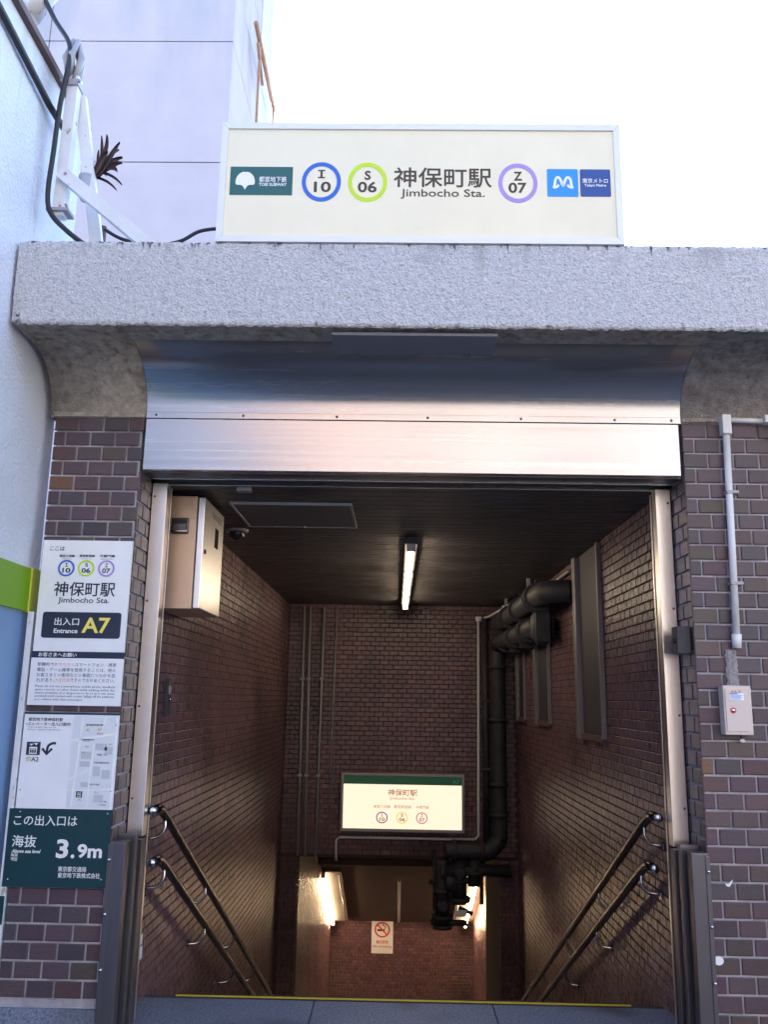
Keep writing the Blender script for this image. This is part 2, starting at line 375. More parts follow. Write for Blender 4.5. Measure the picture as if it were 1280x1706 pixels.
lay(wp, bond(-1.18,-1.0,-3.4,-.22,.1,.05,.006), (0,YB+.008,0), (1,0,0), (0,-1,0), (RIB,RIB_S), P_IN, single=0)
wf = wall_shell('tiled_wall', [(-1.25,1.5,11.208,11.4,-4,-1.9)], 'tiled landing wall at the foot of the stairs with the no smoking sign')
above = lambda u, v, a, b: v > -.3 - (u-.72)*.4926
lay(wl, bond(.27,YB,-3.6,CEILZ,.1,.05,.006, keep=above), (XL-.008,0,0), (0,1,0), (1,0,0), (RIB,RIB_S), P_IN, visible=lambda p: p.y > .47 and not (p.y < 1.6 and p.z > 1.75))
lay(wr, bond(-11.2,-.27,-3.6,CEILZ,.1,.05,.006, keep=lambda u,v,a,b: v > max(-3.6,-.3-(-u-.72)*.4926) and not (-u > YB+.2 and v > -.2)), (XR+.008,0,0), (0,-1,0), (-1,0,0), (RIB,RIB_S), P_IN, visible=lambda p: p.y > .42)
lay(wb, bond(XL+.006,XR-.006,-.205,CEILZ,.1,.05,.006), (0,YB+.008,0), (1,0,0), (0,-1,0), (RIB,RIB_S), P_IN, visible=lambda p: -.8 < p.x < .85)
lay(wp, bond(YB+.2,11.2,-3.6,-.12,.1,.05,.006), (-1.008,0,0), (0,1,0), (1,0,0), (RIB,RIB_S), P_IN, single=0)
lay(wf, bond(-1.0,XR,-3.5,-1.95,.1,.05,.006), (0,11.208,0), (1,0,0), (0,-1,0), (RIB,RIB_S), P_IN, single=0)

# ---- ceiling of narrow slats, lower sloping ceiling
cl = box('slatted_ceiling', GROUT_D, (XL-.1,XR+.1,.27,YB+.1,CEILZ+.012,CEILZ+.1), c=0, label='dark slatted ceiling above the stairs holding the tube lamp', cat='ceiling')
yy = .28
while yy < YB-.02:
    box('slat', CEIL, (XL,XR,yy,min(yy+.088,YB-.002),CEILZ-random.uniform(0,.0015),CEILZ+.014), cl, c=.003); yy += .1
sc = MB(); sc.box(-1.2,XR+.2,YB+.2,7.4,-.21,-.05)
sc.add([(-1.2,7.4,-.214),(1.5,7.4,-.214),(1.5,11.4,-2.214),(-1.2,11.4,-2.214),(-1.2,7.4,-.05),(1.5,7.4,-.05),(1.5,11.4,-2.0),(-1.2,11.4,-2.0)], [(0,1,2,3),(4,7,6,5),(0,4,5,1),(2,6,7,3),(0,3,7,4),(1,5,6,2)])
sc.build('sloping_ceiling', mat('brown painted soffit', (.095,.062,.052), .7, var=(3,.85,1.1)), label='plain brown sloping soffit between the two stair lamps', cat='ceiling')
# roof over the stairwell and the outer shell keeping daylight out
rf = MB(); rf.box(XL-.35,XR+.35,.02,YB+.35,2.95,3.26); rf.box(XL-.5,XL-.21,.22,YB+.3,-.2,2.94); rf.box(XR+.21,XR+.5,.22,YB+.3,-.2,2.94); rf.box(XL-.3,XR+.3,YB+.21,YB+.4,-.13,2.94)
rf.build('stairwell_roof', STUCCO, label='plain roof shell over the stairwell hidden behind the concrete canopy', cat='roof')

# ---- brick piers
def pier(x0, x1, zbase, label, corner, tiles_x, front_single, hide):
    body = MB().box(x0+.008,x1-.008,.008,.26,zbase-.3,2.66).build('brick_pier', GROUT, origin=((x0+x1)/2,.1,zbase), label=label, cat='pier')
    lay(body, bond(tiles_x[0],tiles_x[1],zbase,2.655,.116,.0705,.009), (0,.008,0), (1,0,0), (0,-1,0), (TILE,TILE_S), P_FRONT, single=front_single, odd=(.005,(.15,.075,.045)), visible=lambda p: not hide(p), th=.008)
    return body
pl = pier(-1.6, XL, .165, 'narrow brick pier carrying the white and green station notices', 1, (-1.6,XL), 220, lambda p: False)
pr = pier(1.297, 3.5, -.15, 'wide brick pier with the white conduit and beige lock box', -1, (1.297,3.5), 225, lambda p: p.x > 1.95)
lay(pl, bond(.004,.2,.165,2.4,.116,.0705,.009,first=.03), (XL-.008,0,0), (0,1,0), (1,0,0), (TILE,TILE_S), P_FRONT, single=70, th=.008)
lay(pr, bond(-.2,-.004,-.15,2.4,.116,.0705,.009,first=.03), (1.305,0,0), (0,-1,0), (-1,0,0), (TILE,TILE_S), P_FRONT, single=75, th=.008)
box('plinth', GRAN, (-1.62,XL+.002,-.012,.2,-.2,.158), pl, c=.004)

# ---- concrete canopy with coves
cn = empty('concrete_canopy', (0,-.2,2.92), 'pale pebbledash concrete canopy slab over the stair entrance, stained along its top', 'canopy')
X0, X1 = -1.645, 3.6
sl = MB(); sl.box(X0,X1,-.442,.9,2.93,3.298); sl.build('slab', CONC, cn)
nx, nz = 560, 58; v = []; f = []
for j in range(nz+1):
    for i in range(nx+1):
        x = X0 + 3.95*i/nx; z = 2.918 + .385*j/nz
        d = noise.noise(Vector((x*34,z*34,3)))*.0036 + noise.noise(Vector((x*80,z*80,9)))*.0024
        e = min(j, nz-j)/2.; edge = .008*max(0,1-e)
        zz = z + (noise.noise(Vector((x*45,j,1)))*.006 if j in (0,nz) else 0)
        if i < 4 and .055 < z-2.918 < .10: edge += .012
        if i < 3 and z-2.918 < .055: x += .022
        v.append((x, -.449+d+edge, zz))
for j in range(nz):
    for i in range(nx): a = j*(nx+1)+i; f.append((a,a+1,a+nx+2,a+nx+1))
MB().add(v, f, True).build('fascia', CONC, cn)
box('slab_front', CONC, (X0+3.95,X1,-.45,-.442,2.92,3.3), cn, c=0)
# soffit and cove, cavetto profile
prof = [(-.29+.29*math.cos(R(t)), 2.68+.24*math.sin(R(t))) for t in range(0,91,6)]
def cove(x0, x1, m, name, dy=0, dz=0, lip=True):
    p = ([(.01,2.655),(0,2.655)] if lip else []) + prof + [(-.445,2.921)]
    p = [(y+dy, z+dz) for y, z in p]; s = MB().strip(p, x0, x1)
    q = p + [(-.44,2.95),(.2,2.95),(.2,2.655)]
    for x in (x0, x1): s.add([(x,y,z) for y,z in q], [tuple(range(len(q)))])
    return s.build(name, m, cn)
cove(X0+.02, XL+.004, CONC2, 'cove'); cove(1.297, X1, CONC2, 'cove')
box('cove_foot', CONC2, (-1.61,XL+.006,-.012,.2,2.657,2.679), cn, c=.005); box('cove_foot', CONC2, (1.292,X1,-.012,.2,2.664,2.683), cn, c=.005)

# ---- stainless header between the piers
hd = empty('steel_header', (.05,0,2.4), 'brushed stainless steel header with curved upper panel between the two piers', 'header')
sp = MB().strip([(y+.006,z+.004) for y,z in prof]+[(-.33,2.9235)], XL+.006, 1.295); sp.build('curved_panel', STEEL, hd)
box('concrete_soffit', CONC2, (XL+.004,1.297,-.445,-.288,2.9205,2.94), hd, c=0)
box('rivet_strip', STEEL, (XL+.008,1.293,-.006,.02,2.656,2.686), hd, c=.0015)
for x in (-1.13,-.725,-.29,.13,.56,.99,1.25):
    MB().ball((x,-.006,2.671), .0065, 8, 4, .5).build('rivet', STEEL_D, hd)
box('front_panel', STEEL, (-1.176,1.281,-.004,.03,2.408,2.654), hd, c=.003)
box('underside', STEEL_D, (XL,1.29,.03,.125,2.404,2.43), hd, c=.002)
box('slot_edge', STEEL, (XL,1.29,.125,.137,2.398,2.43), hd, c=.002)
box('shutter_curtain', BLK, (XL,1.29,.137,.235,2.415,2.6), hd, c=0)
box('slot_edge', STEEL, (XL,1.29,.235,.247,2.396,2.43), hd, c=.002)
box('header_core', GROUT_D, (XL-.1,1.4,.25,.3,2.425,2.945), hd, c=0)
box('header_core', GROUT_D, (XL-.1,1.4,.03,.25,2.66,2.92), hd, c=0)
# service plate under the canopy
spn = box('soffit_plate', mat('blue grey painted plate', (.17,.18,.22), .45), (-.292,.41,-.412,-.205,2.897,2.912), None, .003, label='flat grey access plate with two screws under the canopy soffit', cat='plate')
for x in (-.18,.31): MB().ball((x,-.23,2.896), .009, 8, 4).build('screw', STEEL_D, spn)

# ---- jamb strips and flood board guides
def jamb(side, label):
    xo = XL if side < 0 else 1.295; s = -side
    j = empty('steel_jamb', (xo+s*.036,.2,.8), label, 'door jamb')
    a, b = sorted((xo+s*.003, xo+s*.073)); box('jamb_face', STEEL_V, (a,b,.2,.262,.79,2.396), j, c=.002)
    a, b = sorted((xo+s*.003, xo+s*.062)); box('dark_return', BLK, (a,b,.262,.31,.02,2.396), j, c=0)
    a, b = sorted((xo+s*.058, xo+s*.066)); box('shutter_guide', STEEL_V, (a,b,.31,.325,.02,2.396), j, c=.001)
    for z in (2.33,1.83,1.35,.95): MB().ball((xo+s*.016,.2,z), .006, 8, 4).build('screw', STEEL_D, j)
    k = empty('flood_board_guide', (xo+s*.04,.05,0), label.replace('tall bright','low dark').replace('jamb strip','flood board guide post'), 'post')
    a, b = sorted((xo-s*.002, xo+s*.068)); box('front_post', STEEL_D, (a,b,-.014,.05,.0,.80), k, c=.004)
    a, b = sorted((xo-s*.006, xo+s*.012)); box('flange', STEEL_D, (a,b,-.018,.0,.0,.79), k, c=.002)
    a, b = sorted((xo, xo+s*.05)); box('slot', BLK, (a,b,.05,.085,.0,.79), k, c=0)
    a, b = sorted((xo, xo+s*.082)); box('middle_post', STEEL_D, (a,b,.085,.115,.0,.815), k, c=.003)
    a, b = sorted((xo, xo+s*.06)); box('slot', BLK, (a,b,.115,.15,.0,.80), k, c=0)
    a, b = sorted((xo, xo+s*.09)); box('rear_post', STEEL_D, (a,b,.15,.2,.0,.785), k, c=.003)
    for z in (.73,.52,.31,.1): MB().ball((xo+s*.003,-.02,z), .008, 8, 5).build('bolt', CHROME, k)
jamb(-1, 'tall bright steel jamb strip beside the pier with the station notices')
jamb(1, 'tall bright steel jamb strip beside the pier with the lock box')

# ---- neighbouring white building with coping, lime board, lower panel
nb = empty('white_building', (-1.9,-2,-.15), 'white rough stucco building wall running along the left edge of the entrance', 'building')
MB().box(-4,-1.66,-8,.13,1.75,4.25).build('wall', STUCCO, nb)
MB().box(-4,-1.672,-8,.13,-.15,1.75).build('lower_wall', STUCCO, nb)
box('coping', BROWN, (-4,-1.63,-8,.15,4.25,4.285), nb, c=.004)
box('lower_panel', SKY_TINTED, (-1.672,-1.66,-6,.125,-.1,1.752), nb, c=.004)
lb = box('lime_board', LIME, (-1.66,-1.64,-6,-.0,1.753,1.945), None, .004, label='lime green band board on the white wall beside the station notice', cat='sign board')
box('end_cap', LIME2, (-1.66,-1.634,-.0,.12,1.75,1.948), lb, c=.003)
tr = box('corner_trim', PAINT_W, (-1.632,-1.606,-.012,.02,.2,1.752), None, .003, label='slim white corner trim with a green patch left of the notices', cat='trim')
box('green_patch', GREEN, (-1.633,-1.605,-.0145,-.012,.47,.58), tr, c=.001)
# cables on the wall
cab = MB().tube([(-1.64,-2.2,4.22),(-1.64,-1.4,4.14),(-1.64,-.8,4.10),(-1.63,-.35,4.04),(-1.6,-.17,4.0)], .016, 8); cab.build('wall_cable', CABLE, label='thick black cable running along the white wall below its brown coping', cat='cable')

# ---- background building of large panels
bb = empty('panel_building', (-4,8,-.15), 'tall lavender grey panelled building rising behind the station sign', 'building')
MB().box(-9.5,-2.41,6.54,8.42,-.1,17).build('core', PANEL_SEAL, bb)
zs = [-.1,2.75,4.64,6.53,8.42,10.31,12.2,14.1,16.9]; xsb = [-9.5,-7.35,-4.97,-2.39]
for i in range(3):
    for j in range(8): box('panel', PANEL, (xsb[i]+.006,xsb[i+1]-(.006 if i<2 else 0),6.5,6.545,zs[j]+.007,zs[j+1]-.007), bb, c=.006)
for j in range(8): box('panel', PANEL, (-2.415,-2.392,6.549,8.42,zs[j]+.007,zs[j+1]-.007), bb, c=.005)
lw = box('low_rear_building', STUCCO, (-2.36,2.5,9.0,14,-.1,7.5), None, .02, label='white wall strip of a rear block seen between panel building and station sign', cat='building')
MB().box(-2.62,-2.38,8.5,9.6,-.1,15).build('wall', STUCCO, lw)
rl = empty('orange_railing', (-2.25,8.4,10), 'rusty orange handrail beside the panelled building above the station sign', 'railing')
MB().tube([(-2.25,7.3,11.34),(-2.25,9.3,11.34)], .034, 8).build('top_rail', RUST, rl)
MB().beam((-2.25,7.55,11.2),(-2.25,8.1,10.9), .07,.04,(1,0,0)).build('bracket', RUST, rl)
for y_ in (7.75,9.2): MB().tube([(-2.25,y_,8.2),(-2.25,y_,11.3)], .02, 8).build('post', RUST, rl)
MB().box(-2.37,-2.0,7.3,9.5,8.1,8.2).build('ledge', STUCCO, rl)

# ---- white steel bracket mast on the canopy
ms = empty('bracket_mast', (-1.5,-.3,3.3), 'white steel bracket mast with two braces standing on the canopy corner', 'mast')
MB().beam((-1.552,-.3,3.50),(-1.545,-.3,4.22), .05,.05).build('post', PAINT_W, ms)
MB().beam((-1.53,-.255,4.15),(-1.385,-.2,3.30), .055,.03).build('brace', PAINT_W, ms)
MB().beam((-1.545,-.335,3.70),(-1.08,-.33,3.31), .058,.045).build('brace', PAINT_W, ms)
MB().box(-1.6,-1.5,-.34,-.26,3.515,3.53).build('clamp', PIPE_G, ms)
MB().box(-1.585,-1.515,-.335,-.265,4.165,4.195).build('clamp', PIPE_G, ms)
h = MB()
for k in range(5): a = k*1.26; h.tube([(-1.55+.02*math.cos(a),-.3+.02*math.sin(a),4.2),(-1.56+.04*math.cos(a+1),-.3+.04*math.sin(a+1),4.32),(-1.56+.015*math.cos(a+2),-.3+.015*math.sin(a+2),4.42)], [.012,.018,.012], 7)
h.build('insulator_bundle', PIPE_G, ms)
MB().tube([(-1.80,-.3,4.56),(-1.66,-.3,4.80)], .05, 12).build('lamp_arm', PAINT_W, ms)
def sweep(pts, n=8):
    pts = [Vector(p) for p in pts]; out = []
    for i in range(len(pts)-1):
        p0, p1, p2, p3 = pts[max(i-1,0)], pts[i], pts[i+1], pts[min(i+2,len(pts)-1)]
        for k in range(n):
            t = k/n; out.append(.5*((2*p1)+(p2-p0)*t+(2*p0-5*p1+4*p2-p3)*t*t+(3*p1-p0-3*p2+p3)*t*t*t))
    return out+[pts[-1]]
MB().tube(sweep([(-1.78,-.32,4.75),(-1.66,-.33,4.52),(-1.575,-.34,4.38),(-1.565,-.345,4.25),(-1.583,-.345,4.05),(-1.59,-.345,3.8),(-1.595,-.345,3.6),(-1.575,-.34,3.5),(-1.5,-.33,3.42),(-1.4,-.32,3.345),(-1.33,-.28,3.31)]), .0115, 8).build('mast_cable', CABLE, label='black cable strapped down the white mast and looping onto the canopy', cat='cable')
MB().tube(sweep([(-1.37,-.22,3.49),(-1.28,-.21,3.445),(-1.13,-.21,3.42),(-1.02,-.21,3.44),(-.93,-.22,3.485),(-.82,-.24,3.49)]), .0085, 8).build('sign_cable', CABLE, label='thin black cable sagging from the mast to the station sign', cat='cable')
MB().tube([(-1.455,-.02,3.30),(-1.455,-.02,3.62)], .018, 8).build('drain_stub', BROWN, label='dark upright pipe stub behind the mast brace on the canopy', cat='pipe')
# strap leaved plant in a small pot tied to the mast
pt = empty('potted_plant', (-1.475,-.2,3.66), 'dark red strap leaved plant growing behind the white mast', 'plant')
MB().tube([(-1.478,-.215,3.64),(-1.478,-.215,3.67),(-1.474,-.215,3.76)], [.02,.034,.042], 12).build('pot', POT, pt)
for k, (tx, tz, bow, wd) in enumerate([(-1.425,3.955,.01,.013),(-1.392,3.935,.03,.020),(-1.372,3.93,-.015,.018),(-1.338,3.905,.012,.026),(-1.350,3.885,-.015,.030),(-1.335,3.835,.02,.020),(-1.352,3.80,.018,.026),(-1.345,3.765,.012,.014),(-1.352,3.715,.004,.010),(-1.44,3.90,-.012,.014),(-1.385,3.86,.0,.028),(-1.50,3.735,-.02,.018),(-1.395,3.78,-.01,.022)]):
    a = Vector((-1.435+.012*math.cos(k*2.1),-.21+.02*math.sin(k*1.7),3.78+.018*math.cos(k))); b = Vector((tx,-.21+random.uniform(-.05,.06),tz)); b += (b-a)*.14; mid = (a+b)/2+Vector((bow,0,abs(bow)+.012)); P = []
    for i in range(9):
        t = i/8; P.append(a*(1-t)**2+mid*2*t*(1-t)+b*t*t)
    v = []; f = []
    for i, p in enumerate(P):
        t = i/8; wv = wd*(math.sin(math.pi*min(.985,t*.82+.16))**.8)*.5+.0008; d = (P[min(i+1,8)]-P[max(i-1,0)]).normalized(); n_ = d.cross(Vector((.2*math.sin(k),1,.35*math.cos(k*1.3)))).normalized()
        wv *= 1.12; v += [p+n_*wv, p+Vector((0,.006,-.003)), p-n_*wv, p+Vector((0,.008,-.005))]
    for i in range(8):
        for q in range(4): f.append((4*i+q,4*i+(q+1)%4,4*i+4+(q+1)%4,4*i+4+q))
    MB().add(v, f, True).build('leaf', LEAF, pt)
# small fixings on the mast
for z in (3.54,4.18):
    for x in (-1.59,-1.51): MB().tube([(x,-.345,z),(x,-.33,z)], .007, 6).build('bolt', PIPE_G, ms)
for p in ((-1.12,-.36,3.345),(-1.52,-.362,3.685)): MB().tube([p,(p[0],p[1]+.012,p[2])], .008, 6).build('bolt', PIPE_G, ms)

# ---- station name box on the canopy
sg = empty('station_sign', (.07,-.4,3.3), 'long cream illuminated station name sign standing on the concrete canopy', 'sign')
ax0, ax1, az0, az1 = -.80, .948, 3.303, 3.88
MB().box(ax0+.004,ax1-.004,-.435,-.24,az0+.004,az1-.004).build('case', ALU, sg)
for nm, poly in (('frame_bar',[(ax0,az0),(ax1,az0),(ax1-.028,az0+.03),(ax0+.028,az0+.03)]),('frame_bar',[(ax1,az0),(ax1,az1),(ax1-.028,az1-.03),(ax1-.028,az0+.03)]),('frame_bar',[(ax1,az1),(ax0,az1),(ax0+.028,az1-.03),(ax1-.028,az1-.03)]),('frame_bar',[(ax0,az1),(ax0,az0),(ax0+.028,az0+.03),(ax0+.028,az1-.03)])):
    cx = sum(p[0] for p in poly)/4; cz = sum(p[1] for p in poly)/4
    MB().prism([(cx+(x-cx)*.9993, cz+(z-cz)*.998) for x,z in poly], -.455, -.40).build(nm, ALU, sg)
box('face', CREAM, (ax0+.026,ax1-.026,-.447,-.43,az0+.028,az1-.028), sg, c=0)
Y = -.4472
pp = plate((-.7536,-.4801,3.5277,3.6649), Y, mat('sea green plate', (.004,.10,.10), .4), sg, 'operator_plate')
def ginkgo(rect, y, m, parent):
    x0,x1,z0,z1 = rect; cx = (x0+x1)/2; hw = (x1-x0)/2; hh = z1-z0; P = []
    for t in range(-12,193,6):                                 # rounded fan with a shallow cleft
        a = R(t); r = 1-.05*max(0,1-abs(t-90)/14); P.append((cx+hw*math.cos(a)*r, z0+hh*.43+hh*.57*math.sin(a)*r))
    P += [(cx-hw*.80,z0+hh*.26),(cx-hw*.52,z0+hh*.27),(cx-hw*.26,z0+hh*.22),(cx-hw*.11,z0+hh*.10),(cx,z0),(cx+hw*.11,z0+hh*.10),(cx+hw*.26,z0+hh*.22),(cx+hw*.52,z0+hh*.27),(cx+hw*.80,z0+hh*.26)]
    return MB().prism(P, y-.0012, y).build('leaf_emblem', m, parent)
ginkgo((-.7289,-.6448,3.5525,3.6403), Y-.0015, WINK, pp)
text('都営地下鉄', (-.6264,-.5062,3.5900,3.6172), Y-.0015, WINK, pp, .012)
text('TOEI SUBWAY', (-.6267,-.5052,3.5709,3.5860), Y-.0015, WINK, pp, .02)
def station_no(parent, y, r, letter, num, lr, nr, m, ink, inner=.79, serif=False):
    g_ = ring(r, y, m, parent, inner)
    text(num, nr, y, ink, g_, .022); 
    if letter == 'I':
        x0,x1,z0,z1 = lr; w_ = x1-x0; h_ = z1-z0; q = [(x0,z0),(x1,z0),(x1,z0+h_*.15),(x0+w_*.66,z0+h_*.15),(x0+w_*.66,z1-h_*.15),(x1,z1-h_*.15),(x1,z1),(x0,z1),(x0,z1-h_*.15),(x0+w_*.34,z1-h_*.15),(x0+w_*.34,z0+h_*.15),(x0,z0+h_*.15)]
        MB().prism(q, y-.0012, y).build('lettering', ink, g_)
    else: text(letter, lr, y, ink, g_, .025)
station_no(sg, Y, (-.4399,-.2685,3.4982,3.6893), 'I','10', (-.3700,-.3393,3.6114,3.6518), (-.3862,-.3120,3.5441,3.5949), BLUE_R, INK)
station_no(sg, Y, (-.2385,-.0673,3.4982,3.6892), 'S','06', (-.1664,-.1393,3.6044,3.6491), (-.1951,-.1125,3.5440,3.5964), LIME_R, INK)
station_no(sg, Y, (.4148,.5850,3.4988,3.6892), 'Z','07', (.4820,.5190,3.6061,3.6491), (.4585,.5378,3.5460,3.5966), PURP, INK)
text('神保町駅', (-.0377,.3853,3.5719,3.6659), Y, INK, sg, .014)
text('Jimbocho Sta.', (-.0082,.3562,3.5150,3.5624), Y, INK, sg, .006)
mp_ = plate((.6261,.7607,3.5302,3.6634), Y, SKYB, sg, 'operator_plate', .006)
def ribbon(pts, w_, y, m, parent, name):
    pts = [Vector((p[0],0,p[1])) for p in pts]; L = []; Rr = []
    for i, p in enumerate(pts):
        d = (pts[min(i+1,len(pts)-1)]-pts[max(i-1,0)]).normalized(); n_ = Vector((d.z,0,-d.x)); L.append(p+n_*w_/2); Rr.append(p-n_*w_/2)
    v = [(q.x,y-.0012,q.z) for q in L+Rr]+[(q.x,y,q.z) for q in L+Rr]; n = len(pts); f = []
    for i in range(n-1): f += [(i,i+1,n+i+1,n+i),(2*n+i,i,i+1,2*n+i+1)[::-1],(n+i,3*n+i,3*n+i+1,n+i+1)[::-1]]
    return MB().add(v, f).build(name, m, parent)
def heart_m(rect, y, parent):
    x0,x1,z0,z1 = rect; wd, ht = x1-x0, z1-z0
    S_ = [(.0,.0),(.07,.30),(.10,.72),(.20,.98),(.32,.92),(.41,.6),(.50,.22),(.59,.6),(.68,.92),(.80,.98),(.90,.72),(.93,.30),(1.,.0)]
    S2 = [(.0,.02),(.18,.10),(.27,.30)]; S3 = [(1.,.02),(.82,.10),(.73,.30)]
    to = lambda q: [(x0+wd*p.x, z0+ht*p.z) for p in sweep([(a,0,b) for a,b in q],6)]
    e = ribbon(to(S_), wd*.13, y, WINK, parent, 'heart_emblem'); [ribbon(to(q), wd*.12, y-.0004, WINK, parent, 'heart_emblem') for q in (S2,S3)]
heart_m((.6532,.7364,3.5704,3.6227), Y-.0016, mp_)
dq = plate((.7692,.9007,3.5313,3.6628), Y, DKB, sg, 'operator_plate', .006)
text('東京メトロ', (.7794,.8884,3.5960,3.6182), Y-.0015, WINK, dq, .012)
text('Tokyo Metro', (.7871,.8804,3.5754,3.5913), Y-.0015, WINK, dq, .02)

# ---- notices on the narrow pier
Y = -.0125
s1 = empty('station_notice', (-1.39,-.01,1.58), 'white enamel station notice with three coloured rings and the dark Entrance A7 plate', 'sign')
plate((-1.592,-1.190,1.580,2.073), Y+.012, WHT, s1, 'panel', 0, .012); Yp = Y-.0002
text('ここは', (-1.5607,-1.4941,2.0258,2.0444), Yp, NAVY, s1, .01)
for b_, r_ in (('都営三田線',(-1.5147,-1.4464,1.9964,2.0080)),('都営新宿線',(-1.4243,-1.3556,1.9977,2.0093)),('半蔵門線',(-1.3335,-1.2652,1.9981,2.0096))): text(b_, r_, Yp, NAVY, s1, .012, res=2)
for b_, r_ in (('Mita Line',(-1.4985,-1.4601,1.9865,1.9925)),('Shinjuku Line',(-1.4139,-1.3658,1.9870,1.9930)),('Hanzomon Line',(-1.3268,-1.2719,1.9875,1.9932))): text(b_, r_, Yp, NAVY, s1, res=1, t=.0008)
station_no(s1, Yp, (-1.5162,-1.4421,1.9096,1.9839), 'I','10', (-1.4852,-1.4737,1.9536,1.9697), (-1.4961,-1.4604,1.9261,1.9481), BLUE_R, NAVY)
station_no(s1, Yp, (-1.4274,-1.3533,1.9100,1.9843), 'S','06', (-1.3954,-1.3835,1.9540,1.9710), (-1.4100,-1.3703,1.9264,1.9484), LIME_R, NAVY)
station_no(s1, Yp, (-1.3363,-1.2623,1.9104,1.9847), 'Z','07', (-1.3060,-1.2932,1.9530,1.9704), (-1.3176,-1.2811,1.9264,1.9484), PURP, NAVY)
text('神保町駅', (-1.5243,-1.2528,1.8226,1.8853), Yp, NAVY, s1, .014)
text('Jimbocho Sta.', (-1.5024,-1.2743,1.7856,1.8172), Yp, NAVY, s1, .006)
ep = plate((-1.5628,-1.2144,1.6380,1.7517), Yp, NAVY, s1, 'entrance_plate', .012)
text('出入口', (-1.5080,-1.3997,1.6935,1.7261), Yp-.0016, WINK, ep, .01); text('Entrance', (-1.5076,-1.4022,1.6592,1.6792), Yp-.0016, WINK, ep, .02)
text('A7', (-1.3855,-1.2607,1.6603,1.7290), Yp-.0016, YINK, ep, .02)
s2 = empty('request_notice', (-1.39,-.01,1.35), 'white notice under a navy heading asking people not to use phones while walking', 'sign')
plate((-1.595,-1.190,1.552,1.579), Y+.012, NAVY, s2, 'heading', 0, .0124); plate((-1.595,-1.190,1.350,1.5515), Y+.012, WHT, s2, 'panel', 0, .012)
text('お客さまへお願い', (-1.5647,-1.3976,1.5567,1.5745), Y-.0006, WINK, s2, .02)
def line(parts, rect, ink_of):
    n = sum(len(p) for p in parts); x0,x1,z0,z1 = rect; cw = (x1-x0)/n; x = x0
    for k, p in enumerate(parts):
        text(p, (x+cw*.04,x+cw*len(p)-cw*.04,z0,z1), Yp, ink_of[k], s2, .0, res=1, t=.0008); x += cw*len(p)
line(['駅構内で','歩きながら','スマートフォン・携帯'], (-1.5656,-1.2183,1.5159,1.5321), (BODY,PINK,BODY))
line(['電話・ゲーム機等を使用することは、他の'], (-1.5651,-1.2191,1.4927,1.5093), (BODY,))
line(['お客さまとの衝突などの事故につながる恐'], (-1.5645,-1.2199,1.4701,1.4870), (BODY,))
line(['れがあり、','大変危険','ですのでおやめください。'], (-1.5641,-1.2198,1.4479,1.4653), (BODY,PINK,BODY))
for b_, r_ in (('Please do not use a smartphone, mobile phone, handheld',(-1.5648,-1.2184,1.4232,1.4353)),('game console, or other device while walking within the',(-1.5642,-1.2181,1.4094,1.4210)),('station premises. It is dangerous to do so as it can cause',(-1.5641,-1.2179,1.3955,1.4072)),('accidents such contact with a train, falling off the platform,',(-1.5641,-1.2167,1.3817,1.3938)),('or a collision with other passengers.',(-1.5645,-1.3532,1.3677,1.3789))):
    text(b_, r_, Yp, BODY, s2, .006, res=1, t=.0008)
s3 = empty('map_notice', (-1.39,-.01,.925), 'white elevator guide notice with lift pictogram and small street map', 'sign')
plate((-1.598,-1.189,.9255,1.3116), Y+.012, WHT, s3, 'panel', 0, .012)
plate((-1.598,-1.189,1.3118,1.320), Y+.012, EDGE_SHADE, s3, 'top_edge_shadow', 0, .013)  # one dark strip paints the panel edge and the shadowed tile row above
text('都営地下鉄神保町駅', (-1.5798,-1.4304,1.2828,1.2979), Yp, NAVY, s3, .004, res=2); text('エレベーター出入口案内', (-1.5791,-1.3974,1.2637,1.2787), Yp, NAVY, s3, .004, res=2)
text('TOEI SUBWAY Jimbocho Sta.', (-1.5794,-1.4561,1.2533,1.2597), Yp, NAVY, s3, res=1, t=.0008); text('Entrance equipped with Elevator', (-1.5784,-1.4343,1.2432,1.2505), Yp, NAVY, s3, res=1, t=.0008)
def lift(rect, parent, small=False):
    x0,x1,z0,z1 = rect; wd, ht = x1-x0, z1-z0; p = plate(rect, Yp, NAVY, parent, 'lift_pictogram', wd*.03)
    T = lambda poly: MB().prism([(x0+wd*a, z0+ht*b) for a,b in poly], Yp-.0022, Yp-.0014).build('symbol', WINK, p)
    T([(.22,.08),(.78,.08),(.78,.62),(.22,.62)])
    q = MB()
    for c in (.34,.50,.66):
        q.prism([(x0+wd*(c-.06),z0+ht*.16),(x0+wd*(c+.06),z0+ht*.16),(x0+wd*(c+.06),z0+ht*.40),(x0+wd*(c-.06),z0+ht*.40)], Yp-.003, Yp-.0022)
        q.prism([(x0+wd*(c+.05*math.cos(a*.785)),z0+ht*(.47+.05*math.sin(a*.785))) for a in range(8)], Yp-.003, Yp-.0022)
    q.build('symbol', NAVY, p)
    T([(.34,.70),(.50,.86),(.44,.86),(.44,.92),(.28,.92),(.28,.86),(.18,.80)][0:3]+[(.20,.84)]); T([(.52,.92),(.68,.74),(.84,.90)])
lift((-1.5761,-1.5172,1.1423,1.1962), s3)
A_ = (-1.5082,-1.4511,1.1434,1.1961); aw, ah = A_[1]-A_[0], A_[3]-A_[2]
ribbon([(A_[0]+aw*p.x, A_[2]+ah*p.z) for p in sweep([(1,0,.92),(.72,0,.9),(.45,0,.72),(.37,0,.4),(.37,0,.12)],6)], .0105, Yp, NAVY, s3, 'arrow_shaft')
